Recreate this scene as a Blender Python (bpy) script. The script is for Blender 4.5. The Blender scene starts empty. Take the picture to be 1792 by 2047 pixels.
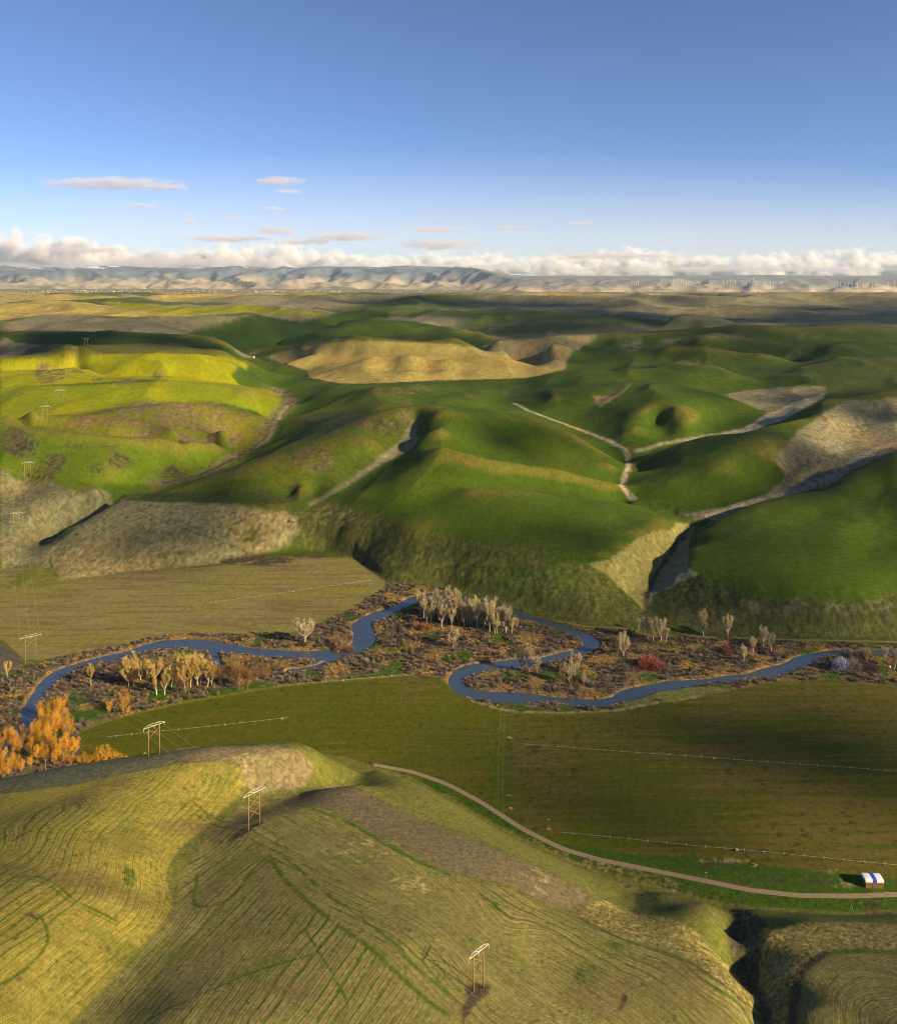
import bpy, math, random
import numpy as np
R = math.radians

# =====================================================================
# camera, sky, sun, exposure
# =====================================================================
sc = bpy.context.scene
col = sc.collection
CAMZ, FOC, CX, HY = 370.0, 1700.0, 896.0, 560.0     # eye height (m); focal length, centre and eye line in 1792-wide picture units
SUN_AZ, SUN_EL = 60.0, 23.0                          # degrees to the right of straight behind the camera; elevation
cam = bpy.data.cameras.new("camera")
cam.sensor_fit = 'AUTO'; cam.sensor_width = 36.0
cam.lens = (FOC / 2) / 1024.0 * 36.0
cam.shift_y = -(512.0 - HY / 2) / 1024.0
cam.clip_start = 1.0; cam.clip_end = 300000.0
camo = bpy.data.objects.new("camera", cam); col.objects.link(camo)
camo.location = (0, 0, CAMZ); camo.rotation_euler = (R(90), 0, 0)
sc.camera = camo

sdx, sdy = math.sin(R(SUN_AZ)), -math.cos(R(SUN_AZ))     # horizontal direction towards the sun
sdz = math.tan(R(SUN_EL))
world = bpy.data.worlds.new("World"); sc.world = world; world.use_nodes = True
wn = world.node_tree.nodes; wl = world.node_tree.links
for n in list(wn): wn.remove(n)
wo = wn.new('ShaderNodeOutputWorld'); bg = wn.new('ShaderNodeBackground'); sky = wn.new('ShaderNodeTexSky')
sky.sky_type = 'NISHITA'; sky.sun_disc = False
sky.sun_elevation = R(SUN_EL); sky.sun_rotation = math.atan2(sdx, sdy)
sky.altitude = 3500; sky.air_density = 1.0; sky.dust_density = 0.0; sky.ozone_density = 4.2
bg.inputs['Strength'].default_value = 0.068
wb = wn.new('ShaderNodeVectorMath'); wb.operation = 'MULTIPLY'; wb.inputs[1].default_value = (1.05, 0.97, 1.00)   # white balance of the whole sky
wl.new(sky.outputs[0], wb.inputs[0]); wl.new(wb.outputs[0], bg.inputs[0]); wl.new(bg.outputs[0], wo.inputs[0])

sun = bpy.data.lights.new("sun", 'SUN'); sun.energy = 5.0; sun.angle = R(1.5); sun.color = (1.0, 0.80, 0.50)
suno = bpy.data.objects.new("sun", sun); col.objects.link(suno)
from mathutils import Vector, Matrix
suno.rotation_euler = Vector((-sdx, -sdy, -sdz)).to_track_quat('-Z', 'Y').to_euler()
suno.location = (2000, -2000, 2500)

sc.view_settings.view_transform = 'Standard'; sc.view_settings.look = 'None'
sc.view_settings.exposure = 1.06; sc.view_settings.gamma = 1.0
sc.view_settings.use_curve_mapping = False
sc.cycles.use_denoising = True
sc.cycles.pixel_filter_type = 'BLACKMAN_HARRIS'; sc.cycles.filter_width = 1.0
sc.cycles.max_bounces = 6; sc.cycles.diffuse_bounces = 2; sc.cycles.volume_bounces = 3
sc.cycles.transparent_max_bounces = 12
sc.cycles.sample_clamp_indirect = 6.0

rng = np.random.default_rng(7)
random.seed(7)

# =====================================================================
# helpers
# =====================================================================
_perm = np.random.default_rng(3).permutation(256); _perm = np.concatenate([_perm, _perm])
_ga = np.random.default_rng(5).uniform(0, 2 * np.pi, 256)
_gx, _gy = np.cos(_ga), np.sin(_ga)
def perlin(x, y):
    xi = np.floor(x).astype(np.int64); yi = np.floor(y).astype(np.int64)
    xf = x - xi; yf = y - yi
    xi &= 255; yi &= 255
    u = xf * xf * xf * (xf * (xf * 6 - 15) + 10); v = yf * yf * yf * (yf * (yf * 6 - 15) + 10)
    def g(ix, iy, dx, dy):
        h = _perm[_perm[ix & 255] + (iy & 255)]
        return _gx[h] * dx + _gy[h] * dy
    a = g(xi, yi, xf, yf); b = g(xi + 1, yi, xf - 1, yf)
    c = g(xi, yi + 1, xf, yf - 1); d = g(xi + 1, yi + 1, xf - 1, yf - 1)
    return 1.5 * ((a + u * (b - a)) * (1 - v) + (c + u * (d - c)) * v)
def fbm(x, y, freq, octv=4, gain=0.5, ox=0.0):
    s = 0; a = 1.0; t = 0
    for i in range(octv):
        s = s + a * perlin(x * freq + ox + 17.3 * i, y * freq - ox + 9.1 * i); t += a
        a *= gain; freq *= 2.03
    return s / t
def sstep(a, b, x):
    t = np.clip((x - a) / (b - a), 0, 1); return t * t * (3 - 2 * t)

def px_plane(x, y, z=0.0):
    """point of height z seen in direction (x, y)"""
    Y = (CAMZ - z) * FOC / (y - HY)
    return ((x - CX) / FOC * Y, Y)
OFF = {1: (0, 322.6), 2: (896, 322.6), 3: (0, 681), 4: (896, 681), 5: (0, 1111), 6: (896, 1147), 7: (0, 1469.4), 8: (896, 1469.4)}
def Z(k, pts):
    ox, oy = OFF[k]
    return [(p[0] / 2 + ox, p[1] / 2 + oy) + tuple(p[2:]) for p in pts]
def densify(pts, step):
    out = []
    for a, b in zip(pts[:-1], pts[1:]):
        n = max(1, int(math.hypot(b[0] - a[0], b[1] - a[1]) / step))
        for i in range(n):
            t = i / n
            out.append(tuple(a[j] + (b[j] - a[j]) * t for j in range(len(a))))
    out.append(tuple(pts[-1]))
    return out

class RBF:
    """multiquadric surface through scattered points"""
    def __init__(s, P, v, c, lam=1e-4):
        P = np.asarray(P, float); v = np.asarray(v, float); s.c = c
        n = len(P)
        d = np.sqrt(((P[:, None] - P[None]) ** 2).sum(-1) + c * c)
        A = np.zeros((n + 3, n + 3)); A[:n, :n] = -d; A[:n, n] = 1; A[:n, n + 1:] = P
        A[n, :n] = 1; A[n + 1:, :n] = P.T
        A[:n, :n] += np.eye(n) * lam
        s.w = np.linalg.solve(A, np.concatenate([v, np.zeros(3)])); s.P = P
    def __call__(s, X, Y):
        sh = X.shape; X = X.ravel(); Y = Y.ravel(); out = np.empty(X.size)
        n = len(s.P)
        P = s.P.astype(np.float32); w = s.w[:n].astype(np.float32)
        for i in range(0, X.size, 20000):
            x = X[i:i + 20000].astype(np.float32); y = Y[i:i + 20000].astype(np.float32)
            d = np.sqrt((x[:, None] - P[None, :, 0]) ** 2 + (y[:, None] - P[None, :, 1]) ** 2 + np.float32(s.c * s.c))
            out[i:i + 20000] = -(d @ w) + s.w[n] + s.w[n + 1] * x + s.w[n + 2] * y
        return out.reshape(sh)

# =====================================================================
# terrain heights
# =====================================================================
# the grid fans out from the viewpoint so that it is finest where it is seen nearest
ucol = np.concatenate([np.linspace(-1800, -1000, 24)[:-1], np.linspace(-1000, 1000, 771), np.linspace(1000, 1800, 24)[1:]]) / FOC
NCOL = len(ucol)
def col_at(u):
    i = int(np.clip(np.searchsorted(ucol, u) - 1, 0, NCOL - 2)); return i, min(max((u - ucol[i]) / (ucol[i + 1] - ucol[i]), 0.0), 1.0)
rows = [225.0]
while rows[-1] < 47000:
    y = rows[-1]
    if y < 700: st = 0.95 if y > 300 else 1.5
    elif y < 1060: st = 1.6
    elif y < 3000: st = 0.0026 * y
    else: st = 0.0062 * y
    rows.append(y + st)
Yrow = np.array(rows); NROW = len(Yrow)
GX = ucol[None, :] * Yrow[:, None]; GY = np.repeat(Yrow[:, None], NCOL, 1)

# --- foot of the hills beyond the valley, and of the hill in front (both on the valley floor)
VF = [(-1000, 1180), (-400, 1150), (-150, 1140), (0, 1143), (45, 1133), (100, 1138), (115, 1163), (145, 1163), (240, 1148), (350, 1137), (440, 1128), (500, 1116), (575, 1108), (650, 1106), (710, 1121),
      (765, 1161), (785, 1168), (880, 1176), (996, 1210), (1096, 1235), (1176, 1252), (1246, 1254), (1296, 1262), (1420, 1270), (1546, 1276), (1792, 1281), (2200, 1283), (2800, 1270)]
TOE = [(-1000, 1760), (-400, 1690), (-200, 1610), (0, 1566), (150, 1536), (300, 1516), (420, 1503), (600, 1507), (690, 1530), (755, 1545), (896, 1599), (1021, 1669), (1111, 1709), (1206, 1742),
       (1346, 1779), (1446, 1804), (1546, 1814), (1696, 1822), (1792, 1819), (2200, 1812), (2800, 1800)]
def plane_line(pts):
    P = np.array([px_plane(x, y) for x, y in densify(pts, 12)])
    o = np.argsort(P[:, 0] / P[:, 1]); return P[o, 0] / P[o, 1], P[o, 1]
vfu, vfY = plane_line(VF); tou, toY = plane_line(TOE)
farY = np.interp(ucol, vfu, vfY)[None, :]      # valley floor lies between these two distances
nearY = np.interp(ucol, tou, toY)[None, :]

near_lines = [
 # crest of the left lobe
 ('c', [(-200, 1600, 48), (0, 1558, 50), (150, 1530, 55), (300, 1509, 60), (420, 1496, 62), (520, 1499, 58), (600, 1508, 50), (640, 1520, 40), (690, 1535, 20)]),
 ('', [(-200, 1700, 78), (0, 1620, 74), (200, 1580, 74), (380, 1545, 67), (480, 1530, 60), (540, 1530, 54), (590, 1540, 46)]),
 ('', [(-300, 1950, 125), (-150, 1850, 122), (0, 1720, 100), (200, 1620, 84)]),
 # draw between the two lobes
 ('', [(735, 1547, 8), (700, 1552, 17), (650, 1568, 29), (600, 1582, 39), (510, 1600, 51), (465, 1620, 56), (425, 1640, 60), (360, 1710, 72), (345, 1790, 82), (320, 1850, 91), (240, 1920, 98), (140, 2046, 112), (60, 2150, 122)]),
 ('p', [(200, 1800, 102), (100, 1900, 115), (0, 2046, 134), (-200, 2046, 140), (300, 1720, 84)]),
 # brow of the middle lobe
 ('', [(640, 1578, 44), (710, 1570, 44), (780, 1612, 46), (850, 1650, 47), (896, 1664, 46), (996, 1706, 44), (1096, 1750, 38), (1196, 1800, 29)]),
 ('', [(755, 1540, 14), (820, 1562, 20), (896, 1602, 22), (996, 1664, 20), (1096, 1712, 16)]),
 ('', [(520, 1645, 66), (620, 1610, 58), (620, 1690, 70), (720, 1790, 82), (820, 1880, 88), (950, 1985, 82), (1100, 2100, 78)]),
 ('', [(800, 1720, 66), (950, 1800, 62), (1050, 1860, 58)]),
 ('p', [(450, 1760, 76), (420, 1900, 94), (330, 2046, 114), (560, 2046, 106), (780, 2046, 96)]),
 ('p', [(1100, 1930, 58), (1200, 2000, 60), (1250, 2100, 62), (1330, 2046, 57), (1430, 2046, 50)]),
 # shoulder over the ravine
 ('', [(1156, 1819, 33), (1250, 1862, 37), (1350, 1905, 41), (1420, 1960, 44), (1480, 2046, 44)]),
 ('', [(1278, 1786, 3), (1272, 1805, 14), (1262, 1825, 24)]),
 ('', [(1320, 1788, 12), (1380, 1805, 16), (1425, 1815, 15), (1440, 1850, 22), (1432, 1894, 28), (1460, 1949, 35), (1490, 2010, 38)]),
 ('', [(1220, 1790, 16), (1250, 1785, 9)]),
 # ravine
 ('', [(1470, 1812, 1), (1466, 1850, 4), (1466, 1894, 10), (1488, 1949, 17), (1511, 1988, 22), (1535, 2046, 29), (1560, 2120, 36)]),
 ('', [(1500, 1822, 8), (1600, 1828, 10), (1700, 1832, 10), (1792, 1830, 10), (1950, 1825, 10)]),
 ('', [(1500, 1870, 20), (1522, 1889, 25), (1546, 1858, 24), (1621, 1841, 22), (1700, 1842, 21), (1792, 1848, 22), (1950, 1850, 24)]),
 ('p', [(1540, 1960, 30), (1575, 2046, 40), (1600, 1920, 33), (1646, 1882, 30), (1792, 1906, 36), (1950, 1906, 36)]),
 ('p', [(1680, 1960, 41), (1792, 2000, 47), (1700, 2046, 48), (1900, 2046, 54), (1750, 2150, 58)]),
]
def line_pts(lines, step, ahead=0.0):
    P = []
    for kind, l in lines:
        d = l if kind == 'p' else densify(l, step)
        for (x, y, z) in d:
            X, Y = px_plane(x, y, z); P.append((X, Y, z))
        if kind.startswith('c') and ahead:
            for (x, y, z) in densify(l, step * .8):
                k = float(kind[1:]) if len(kind) > 1 else ahead
                X, Y = px_plane(x, y, z)
                P.append((X * (1 + k), Y * (1 + k), z - k * (CAMZ - z) - 5 - (12 if Y > 2400 else 0)))
    return P
PN = line_pts(near_lines, 34)
for x, y in densify(TOE, 40): PN.append(px_plane(x, y) + (0.0,))
for u in np.linspace(-.75, .75, 12):
    Y = float(np.interp(u, tou, toY)) + 60; PN.append((u * Y, Y, 0.0))
PN = np.array(PN)
nearR = RBF(PN[:, :2] / 100, PN[:, 2], 0.10, 1.5e-3)

far_lines = [
 # left lowest: tan bluff and its top
 ('c0.05', [(95, 1092, 14), (130, 1061, 26), (165, 1046, 34), (235, 1001, 46), (262, 988, 50)]),
 ('', [(250, 988, 50), (350, 992, 51), (450, 990, 52), (550, 982, 53), (620, 985, 50)]),
 ('', [(350, 1010, 46), (470, 1010, 46), (560, 1012, 44)]),
 ('', [(200, 1090, 20), (320, 1070, 25), (430, 1060, 26), (500, 1075, 16)]),
 # creek C1
 ('', [(40, 1132, 3), (65, 1118, 5), (85, 1092, 9), (120, 1075, 11), (150, 1058, 14), (200, 1030, 20), (240, 1012, 25), (274, 998, 28), (325, 968, 31), (400, 953, 31), (450, 931, 33), (500, 901, 37), (540, 881, 40), (540, 846, 46), (580, 811, 53), (575, 791, 58), (545, 773, 62),
       (600, 752, 66), (590, 733, 70), (520, 721, 74), (480, 706, 80)]),
 # spur M1
 ('', [(300, 984, 50), (350, 972, 57), (450, 948, 71), (550, 915, 88), (650, 875, 105), (725, 845, 117), (800, 827, 126), (860, 818, 130)]),
 ('p', [(500, 950, 73), (600, 930, 82), (680, 915, 88), (740, 885, 102), (600, 970, 62), (670, 950, 72)]),
 ('p', [(640, 845, 92), (700, 818, 102), (740, 783, 113), (800, 772, 116), (850, 775, 112), (900, 790, 108)]),
 ('p', [(610, 830, 70), (640, 790, 80), (700, 775, 96), (660, 770, 82), (760, 772, 95)]),
 # draw D1
 ('', [(828, 838, 116), (824, 870, 99), (812, 898, 89), (750, 936, 75), (700, 966, 63), (625, 1006, 43), (590, 1031, 33), (575, 1051, 25), (550, 1086, 11), (510, 1112, 2)]),
 # F1 lip
 ('', [(660, 1001, 47), (750, 1026, 47), (800, 1051, 45), (830, 1063, 44), (896, 1071, 44), (971, 1088, 43), (1046, 1106, 42), (1121, 1121, 41), (1176, 1127, 40), (1216, 1119, 42), (1246, 1094, 44), (1286, 1069, 44), (1331, 1054, 42), (1355, 1046, 38)]),
 ('c0.06', [(850, 822, 130), (896, 819, 130), (971, 819, 126), (1026, 826, 119), (1056, 831, 114), (1146, 861, 94), (1196, 896, 72), (1236, 925, 50)]),
 ('c0.035', [(880, 900, 112), (950, 912, 104), (1030, 925, 91), (1121, 944, 76), (1226, 966, 54)]),
 ('', [(900, 866, 113), (980, 882, 96), (1060, 893, 82), (1150, 912, 67), (1215, 937, 54)]),
 ('c0.03', [(950, 975, 80), (1071, 984, 70), (1160, 992, 58), (1240, 1002, 44)]),
 ('', [(1000, 953, 79), (1100, 962, 65), (1200, 978, 50)]),
 ('', [(868, 835, 128), (852, 900, 105), (800, 950, 84), (725, 988, 61)]),
 ('p', [(850, 1000, 66), (950, 1040, 58), (1050, 1062, 53), (1150, 1082, 47), (1250, 1050, 47), (1300, 1030, 46)]),
 ('p', [(700, 1060, 28), (800, 1110, 20), (900, 1130, 19), (1000, 1160, 18), (1100, 1185, 18), (1180, 1195, 17)]),
 # D2 main draw
 ('', [(1294, 1250, 2), (1291, 1221, 6), (1297, 1181, 10), (1321, 1131, 15), (1361, 1081, 22), (1388, 1051, 27), (1346, 1024, 32), (1266, 1001, 36), (1241, 971, 39), (1256, 931, 43), (1246, 903, 47), (1196, 877, 53), (1136, 852, 59),
       (1061, 824, 66), (1026, 807, 70), (1016, 798, 71), (1061, 758, 82), (1090, 752, 84)]),
 ('', [(1016, 798, 71), (960, 785, 82), (900, 775, 88), (820, 768, 86)]),
 # D3
 ('', [(1266, 901, 49), (1321, 886, 55), (1411, 871, 62), (1486, 860, 68), (1546, 836, 80), (1616, 806, 97), (1656, 783, 111)]),
 # D4
 ('', [(1406, 1038, 33), (1471, 1016, 39), (1536, 996, 46), (1596, 976, 53), (1666, 936, 65), (1726, 901, 77), (1792, 876, 87), (1900, 845, 100)]),
 # F2
 ('c0.03', [(1276, 945, 50), (1296, 906, 57), (1346, 893, 70), (1411, 876, 84), (1486, 866, 97), (1546, 845, 109), (1596, 834, 118), (1636, 806, 128), (1686, 796, 132), (1792, 776, 141), (1950, 765, 146)]),
 ('p', [(1346, 960, 60), (1450, 930, 80), (1550, 900, 94), (1600, 860, 106)]),
 ('', [(1300, 1002, 38), (1400, 1016, 38), (1500, 992, 46), (1560, 962, 56), (1572, 935, 66)]),
 ('', [(1690, 815, 122), (1650, 860, 100), (1615, 908, 82), (1590, 945, 66)]),
 ('', [(1740, 830, 106), (1700, 870, 88), (1670, 905, 75)]),
 ('', [(1790, 815, 118), (1760, 850, 100)]),
 # F3
 ('', [(1394, 1068, 40), (1376, 1101, 39), (1376, 1131, 36), (1401, 1151, 33), (1446, 1173, 31), (1496, 1188, 30), (1596, 1196, 29), (1721, 1201, 28), (1756, 1191, 30), (1850, 1165, 36), (2000, 1160, 38)]),
 ('c0.03', [(1416, 1046, 42), (1471, 1024, 47), (1546, 998, 56), (1651, 976, 71), (1696, 946, 86), (1746, 921, 99), (1792, 903, 110), (1900, 870, 124)]),
 ('p', [(1661, 1001, 72), (1716, 961, 87), (1700, 1056, 62), (1546, 1081, 54), (1621, 1131, 46), (1480, 1080, 50), (1420, 1110, 42)]),
 ('p', [(1640, 1030, 61), (1760, 985, 76), (1770, 1050, 62), (1730, 1110, 48), (1850, 1000, 84), (1850, 1090, 58)]),
 ('p', [(1311, 1186, 15), (1396, 1190, 22), (1496, 1215, 21), (1646, 1232, 17), (1792, 1235, 16.5)]),
 ('', [(1221, 1161, 26), (1246, 1191, 15), (1276, 1221, 7)]),
 ('', [(1345, 1150, 26), (1330, 1168, 19)]),
 # H4
 ('c', [(1096, 751, 101), (1176, 743, 113), (1256, 746, 120), (1326, 729, 135), (1376, 729, 135), (1436, 738, 128), (1486, 754, 117)]),
 ('', [(1316, 771, 122), (1330, 800, 109), (1345, 825, 98), (1376, 843, 86), (1392, 866, 66)]),
 ('p', [(1404, 828, 91), (1414, 860, 67)]),
 ('', [(1380, 748, 127), (1400, 776, 116), (1446, 801, 103), (1496, 818, 91), (1531, 833, 81)]),
 ('', [(1440, 770, 108), (1480, 790, 98)]),
 ('', [(1246, 771, 108), (1215, 815, 84), (1196, 840, 70)]),
 ('', [(1266, 763, 107), (1226, 793, 93), (1191, 813, 79), (1146, 846, 61)]),
 ('', [(1171, 776, 98), (1100, 785, 90), (1106, 801, 85), (1046, 811, 72)]),
 ('', [(1290, 830, 90), (1271, 856, 75), (1276, 881, 58)]),
 ('', [(1310, 850, 72), (1330, 868, 62)]),
 # golden hill
 ('', [(613, 741, 76), (615, 757, 74), (680, 768, 78), (741, 768, 81), (853, 763, 84), (965, 760, 84), (1049, 757, 83)]),
 ('', [(640, 735, 88), (666, 727, 98), (705, 707, 122)]),
 ('c0.05', [(705, 707, 122), (753, 700, 136), (814, 694, 146), (881, 699, 142), (951, 706, 132), (1021, 718, 116), (1075, 732, 99)]),
 ('', [(745, 718, 126), (738, 742, 105)]), ('', [(778, 718, 120), (782, 742, 98)]),
 ('', [(820, 715, 135), (828, 745, 104)]), ('', [(856, 722, 118), (860, 746, 96)]),
 ('', [(892, 720, 130), (888, 746, 102)]), ('', [(914, 724, 116), (918, 748, 94)]),
 ('', [(960, 725, 120), (965, 745, 99)]), ('', [(700, 725, 106), (694, 745, 96)]),
 ('', [(573, 701, 88), (600, 692, 118), (629, 685, 140), (680, 681, 156)]),
 ('c0.05', [(680, 681, 156), (713, 679, 162), (797, 683, 160), (909, 688, 152), (946, 695, 142), (993, 682, 158), (1075, 675, 168), (1121, 672, 168), (1196, 670, 164)]),
 ('', [(590, 722, 96), (620, 712, 112), (660, 706, 120)]),
 ('p', [(1010, 705, 126), (1090, 700, 138), (1110, 720, 118), (1131, 728, 105)]),
 # K1, K4
 ('c0.06', [(510, 706, 92), (566, 676, 130), (630, 666, 150), (684, 647, 170), (748, 640, 182), (822, 642, 182), (902, 657, 168), (966, 669, 152), (995, 679, 138)]),
 ('', [(640, 674, 146), (750, 665, 155), (850, 668, 148)]),
 ('c0.05', [(742, 634, 185), (780, 618, 200), (822, 616.6, 204), (918, 625, 196), (982, 631, 190), (1075, 628, 195), (1146, 628, 196), (1221, 633, 190), (1321, 653, 172)]),
 ('p', [(998, 657, 140), (1000, 645, 160), (1060, 650, 168), (1120, 648, 172)]),
 ('c0.05', [(1330, 645, 180), (1346, 639, 186), (1446, 640, 186), (1536, 652, 176)]),
 # K3
 ('c0.05', [(1196, 670, 165), (1321, 663, 174), (1446, 655, 183), (1596, 650, 190), (1716, 648, 192), (1792, 655, 186), (1950, 655, 186)]),
 ('', [(1131, 724, 106), (1150, 703, 124), (1196, 688, 140), (1271, 703, 130), (1340, 722, 110)]),
 ('c0.04', [(1331, 693, 150), (1446, 698, 147), (1520, 708, 138), (1596, 723, 122)]),
 ('', [(1276, 720, 112), (1396, 730, 106), (1500, 735, 110)]),
 ('c0.04', [(1596, 733, 136), (1640, 724, 146), (1676, 718, 153), (1792, 713, 158), (1950, 713, 158)]),
 ('p', [(1621, 746, 128), (1646, 771, 114), (1571, 796, 94), (1506, 763, 103), (1750, 745, 140)]),
 ('c0.04', [(1380, 675, 166), (1421, 668, 172), (1500, 675, 166), (1596, 688, 158), (1700, 686, 163), (1792, 683, 166)]),
 ('p', [(1496, 683, 158), (1400, 685, 156), (1650, 700, 150), (1792, 700, 152)]),
 # left hills
 ('c0.05', [(-150, 722, 168), (0, 718, 172), (84, 712, 176), (196, 708, 180), (308, 706, 180), (392, 708, 174), (448, 713, 156), (490, 725, 116)]),
 ('c0.03', [(-100, 750, 150), (0, 745, 152), (150, 736, 152), (225, 756, 143), (350, 758, 135), (450, 763, 124), (525, 776, 102), (565, 791, 68)]),
 ('p', [(430, 745, 140), (330, 742, 147), (480, 752, 118)]),
 ('', [(100, 790, 126), (200, 785, 124), (300, 781, 126), (420, 785, 112), (500, 796, 92)]),
 ('c0.03', [(-150, 850, 124), (0, 843, 122), (60, 834, 122), (100, 831, 119), (225, 816, 118), (325, 808, 112), (425, 806, 104), (500, 826, 78), (532, 838, 54)]),
 ('p', [(150, 808, 112), (250, 802, 110), (340, 798, 108)]),
 ('c0.03', [(50, 853, 114), (125, 866, 106), (225, 873, 97), (350, 883, 81), (425, 886, 65), (460, 896, 50)]),
 ('p', [(225, 857, 99), (350, 860, 90), (450, 865, 72)]),
 ('p', [(125, 910, 83), (225, 925, 72), (325, 932, 46), (400, 925, 40), (90, 930, 74)]),
 ('', [(150, 980, 50), (225, 966, 50), (290, 966, 40)]),
 ('p', [(30, 891, 94), (0, 921, 80), (-150, 930, 76), (15, 951, 65), (42, 977, 47), (7, 1005, 38)]),
 ('p', [(115, 1001, 43), (75, 1040, 27), (30, 1030, 33), (0, 1033, 33), (30, 1058, 25), (40, 1081, 13), (0, 1100, 13), (-150, 1080, 20), (200, 990, 44), (150, 1020, 30)]),
 ('c0.05', [(28, 713, 152), (98, 694, 176), (196, 691, 180), (280, 686, 186), (364, 688, 184), (448, 703, 158)]),
 ('c0.06', [(-150, 663, 196), (0, 663, 196), (112, 662, 198), (224, 662, 198), (336, 667, 192), (420, 678, 176), (459, 694, 148)]),
 ('c0.06', [(-150, 648, 205), (0, 648, 205), (70, 631, 222), (168, 629, 224), (210, 636, 215), (294, 636, 214), (392, 635, 212), (502, 629, 212)]),
 ('p', [(364, 664, 172), (470, 680, 120), (540, 660, 152), (600, 650, 160)]),
 ('c0.06', [(-150, 612, 238), (0, 610, 240), (56, 604, 245), (140, 605, 244), (224, 615, 232), (308, 622, 224), (392, 629, 212)]),
 ('c0.06', [(190, 603, 240), (240, 598, 246), (330, 606, 236), (440, 612, 228), (500, 609, 232), (575, 613, 226), (665, 626, 208), (700, 622, 211), (775, 616, 205)]),
]
PF = line_pts(far_lines, 26, ahead=0.05)
for x, y in densify(VF, 40): PF.append(px_plane(x, y) + (1.0,))
PF = np.array(PF)
def lg(Y): return np.log(Y / 1000.0)
extra = []
for s_ in (-1, 1):
    for Y, z in ((1000, 20), (1150, 45), (1350, 80), (1700, 120), (2200, 150), (2900, 175), (3800, 195), (5000, 215)):
        extra.append((s_ * 0.80, lg(Y), z))
for u in np.linspace(-.8, .8, 9):
    extra.append((u, lg(6400), 225)); extra.append((u, lg(760), -4))
ex = np.array(extra)
FU = np.concatenate([PF[:, 0] / PF[:, 1], ex[:, 0]]); FV = np.concatenate([lg(PF[:, 1]), ex[:, 1]]); FZ = np.concatenate([PF[:, 2], ex[:, 2]])
# thin out points that fall on each other
keep = []; seen = {}
for i in range(len(FU)):
    k = (round(FU[i] / 0.006), round(FV[i] / 0.006))
    if k not in seen: seen[k] = 1; keep.append(i)
farR = RBF(np.c_[FU[keep], FV[keep]], FZ[keep], 0.009, 1.2e-4)

def coarse_eval(fn, ru, rY, fu, fY):
    """evaluate on every 2nd row and column and interpolate between"""
    A = fn(ru, rY)
    return A
GZ = np.zeros((NROW, NCOL))
i_n = int(np.searchsorted(Yrow, 760)); i_f0 = int(np.searchsorted(Yrow, 790)); i_f1 = int(np.searchsorted(Yrow, 7000))
def eval_block(r0, r1, f, sub=3):
    ri = np.unique(np.r_[np.arange(r0, r1, sub), r1 - 1]); ci = np.unique(np.r_[np.arange(0, NCOL, sub), NCOL - 1])
    A = f(ri, ci)
    B = np.empty((len(ri), NCOL))
    for k in range(len(ri)): B[k] = np.interp(np.arange(NCOL), ci, A[k])
    rr = np.arange(r0, r1)
    j = np.clip(np.searchsorted(ri, rr, side='right') - 1, 0, len(ri) - 2)
    t = ((rr - ri[j]) / (ri[j + 1] - ri[j]))[:, None]
    return B[j] * (1 - t) + B[j + 1] * t
def blur(A, n):
    for _ in range(n):
        A = (np.pad(A, ((1, 1), (0, 0)), 'edge')[:-2] + A * 2 + np.pad(A, ((1, 1), (0, 0)), 'edge')[2:]) / 4
        A = (np.pad(A, ((0, 0), (1, 1)), 'edge')[:, :-2] + A * 2 + np.pad(A, ((0, 0), (1, 1)), 'edge')[:, 2:]) / 4
    return A
Nz = eval_block(0, i_n, lambda ri, ci: nearR(GX[np.ix_(ri, ci)] / 100, GY[np.ix_(ri, ci)] / 100), 4)
Fz = eval_block(i_f0, i_f1, lambda ri, ci: farR(np.broadcast_to(ucol[ci][None], (len(ri), len(ci))), np.broadcast_to(lg(Yrow[ri])[:, None], (len(ri), len(ci)))), 2)
Nz = blur(Nz, 4); Fz = np.clip(blur(Fz, 1), -10, 290)
GZ[:i_n] = np.clip(Nz, 0.0, 175.0) * (GY[:i_n] < nearY) * sstep(0, 14, nearY - GY[:i_n])
FarZ = np.zeros((NROW, NCOL)); FarZ[i_f0:i_f1] = Fz
# rolling country farther off: smooth humps with side draws, falling to the plain
wx = GX + 260 * fbm(GX, GY, 1 / 1500., 2, ox=3.1); wy = GY + 260 * fbm(GX, GY, 1 / 1500., 2, ox=8.7)
rid = 1 - np.abs(fbm(wx, wy * 0.75, 1 / 1250., 3, 0.42, ox=1.7)) * 2.2
trend = np.interp(GY[:, 0], [4000, 5500, 7500, 9500, 11500, 13500, 16000, 24000, 30000, 47000], [222, 222, 205, 185, 150, 95, 62, 62, 80, 120])[:, None]
amp = np.interp(GY[:, 0], [4000, 7000, 11000, 14500, 17000, 47000], [75, 115, 120, 25, 3, 3])[:, None]
Roll = trend + amp * (rid - 0.55)
wF = 1 - sstep(4300, 6200, GY)
FarZ = np.where(GY < 7000, FarZ * wF + Roll * (1 - wF), Roll)
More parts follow.
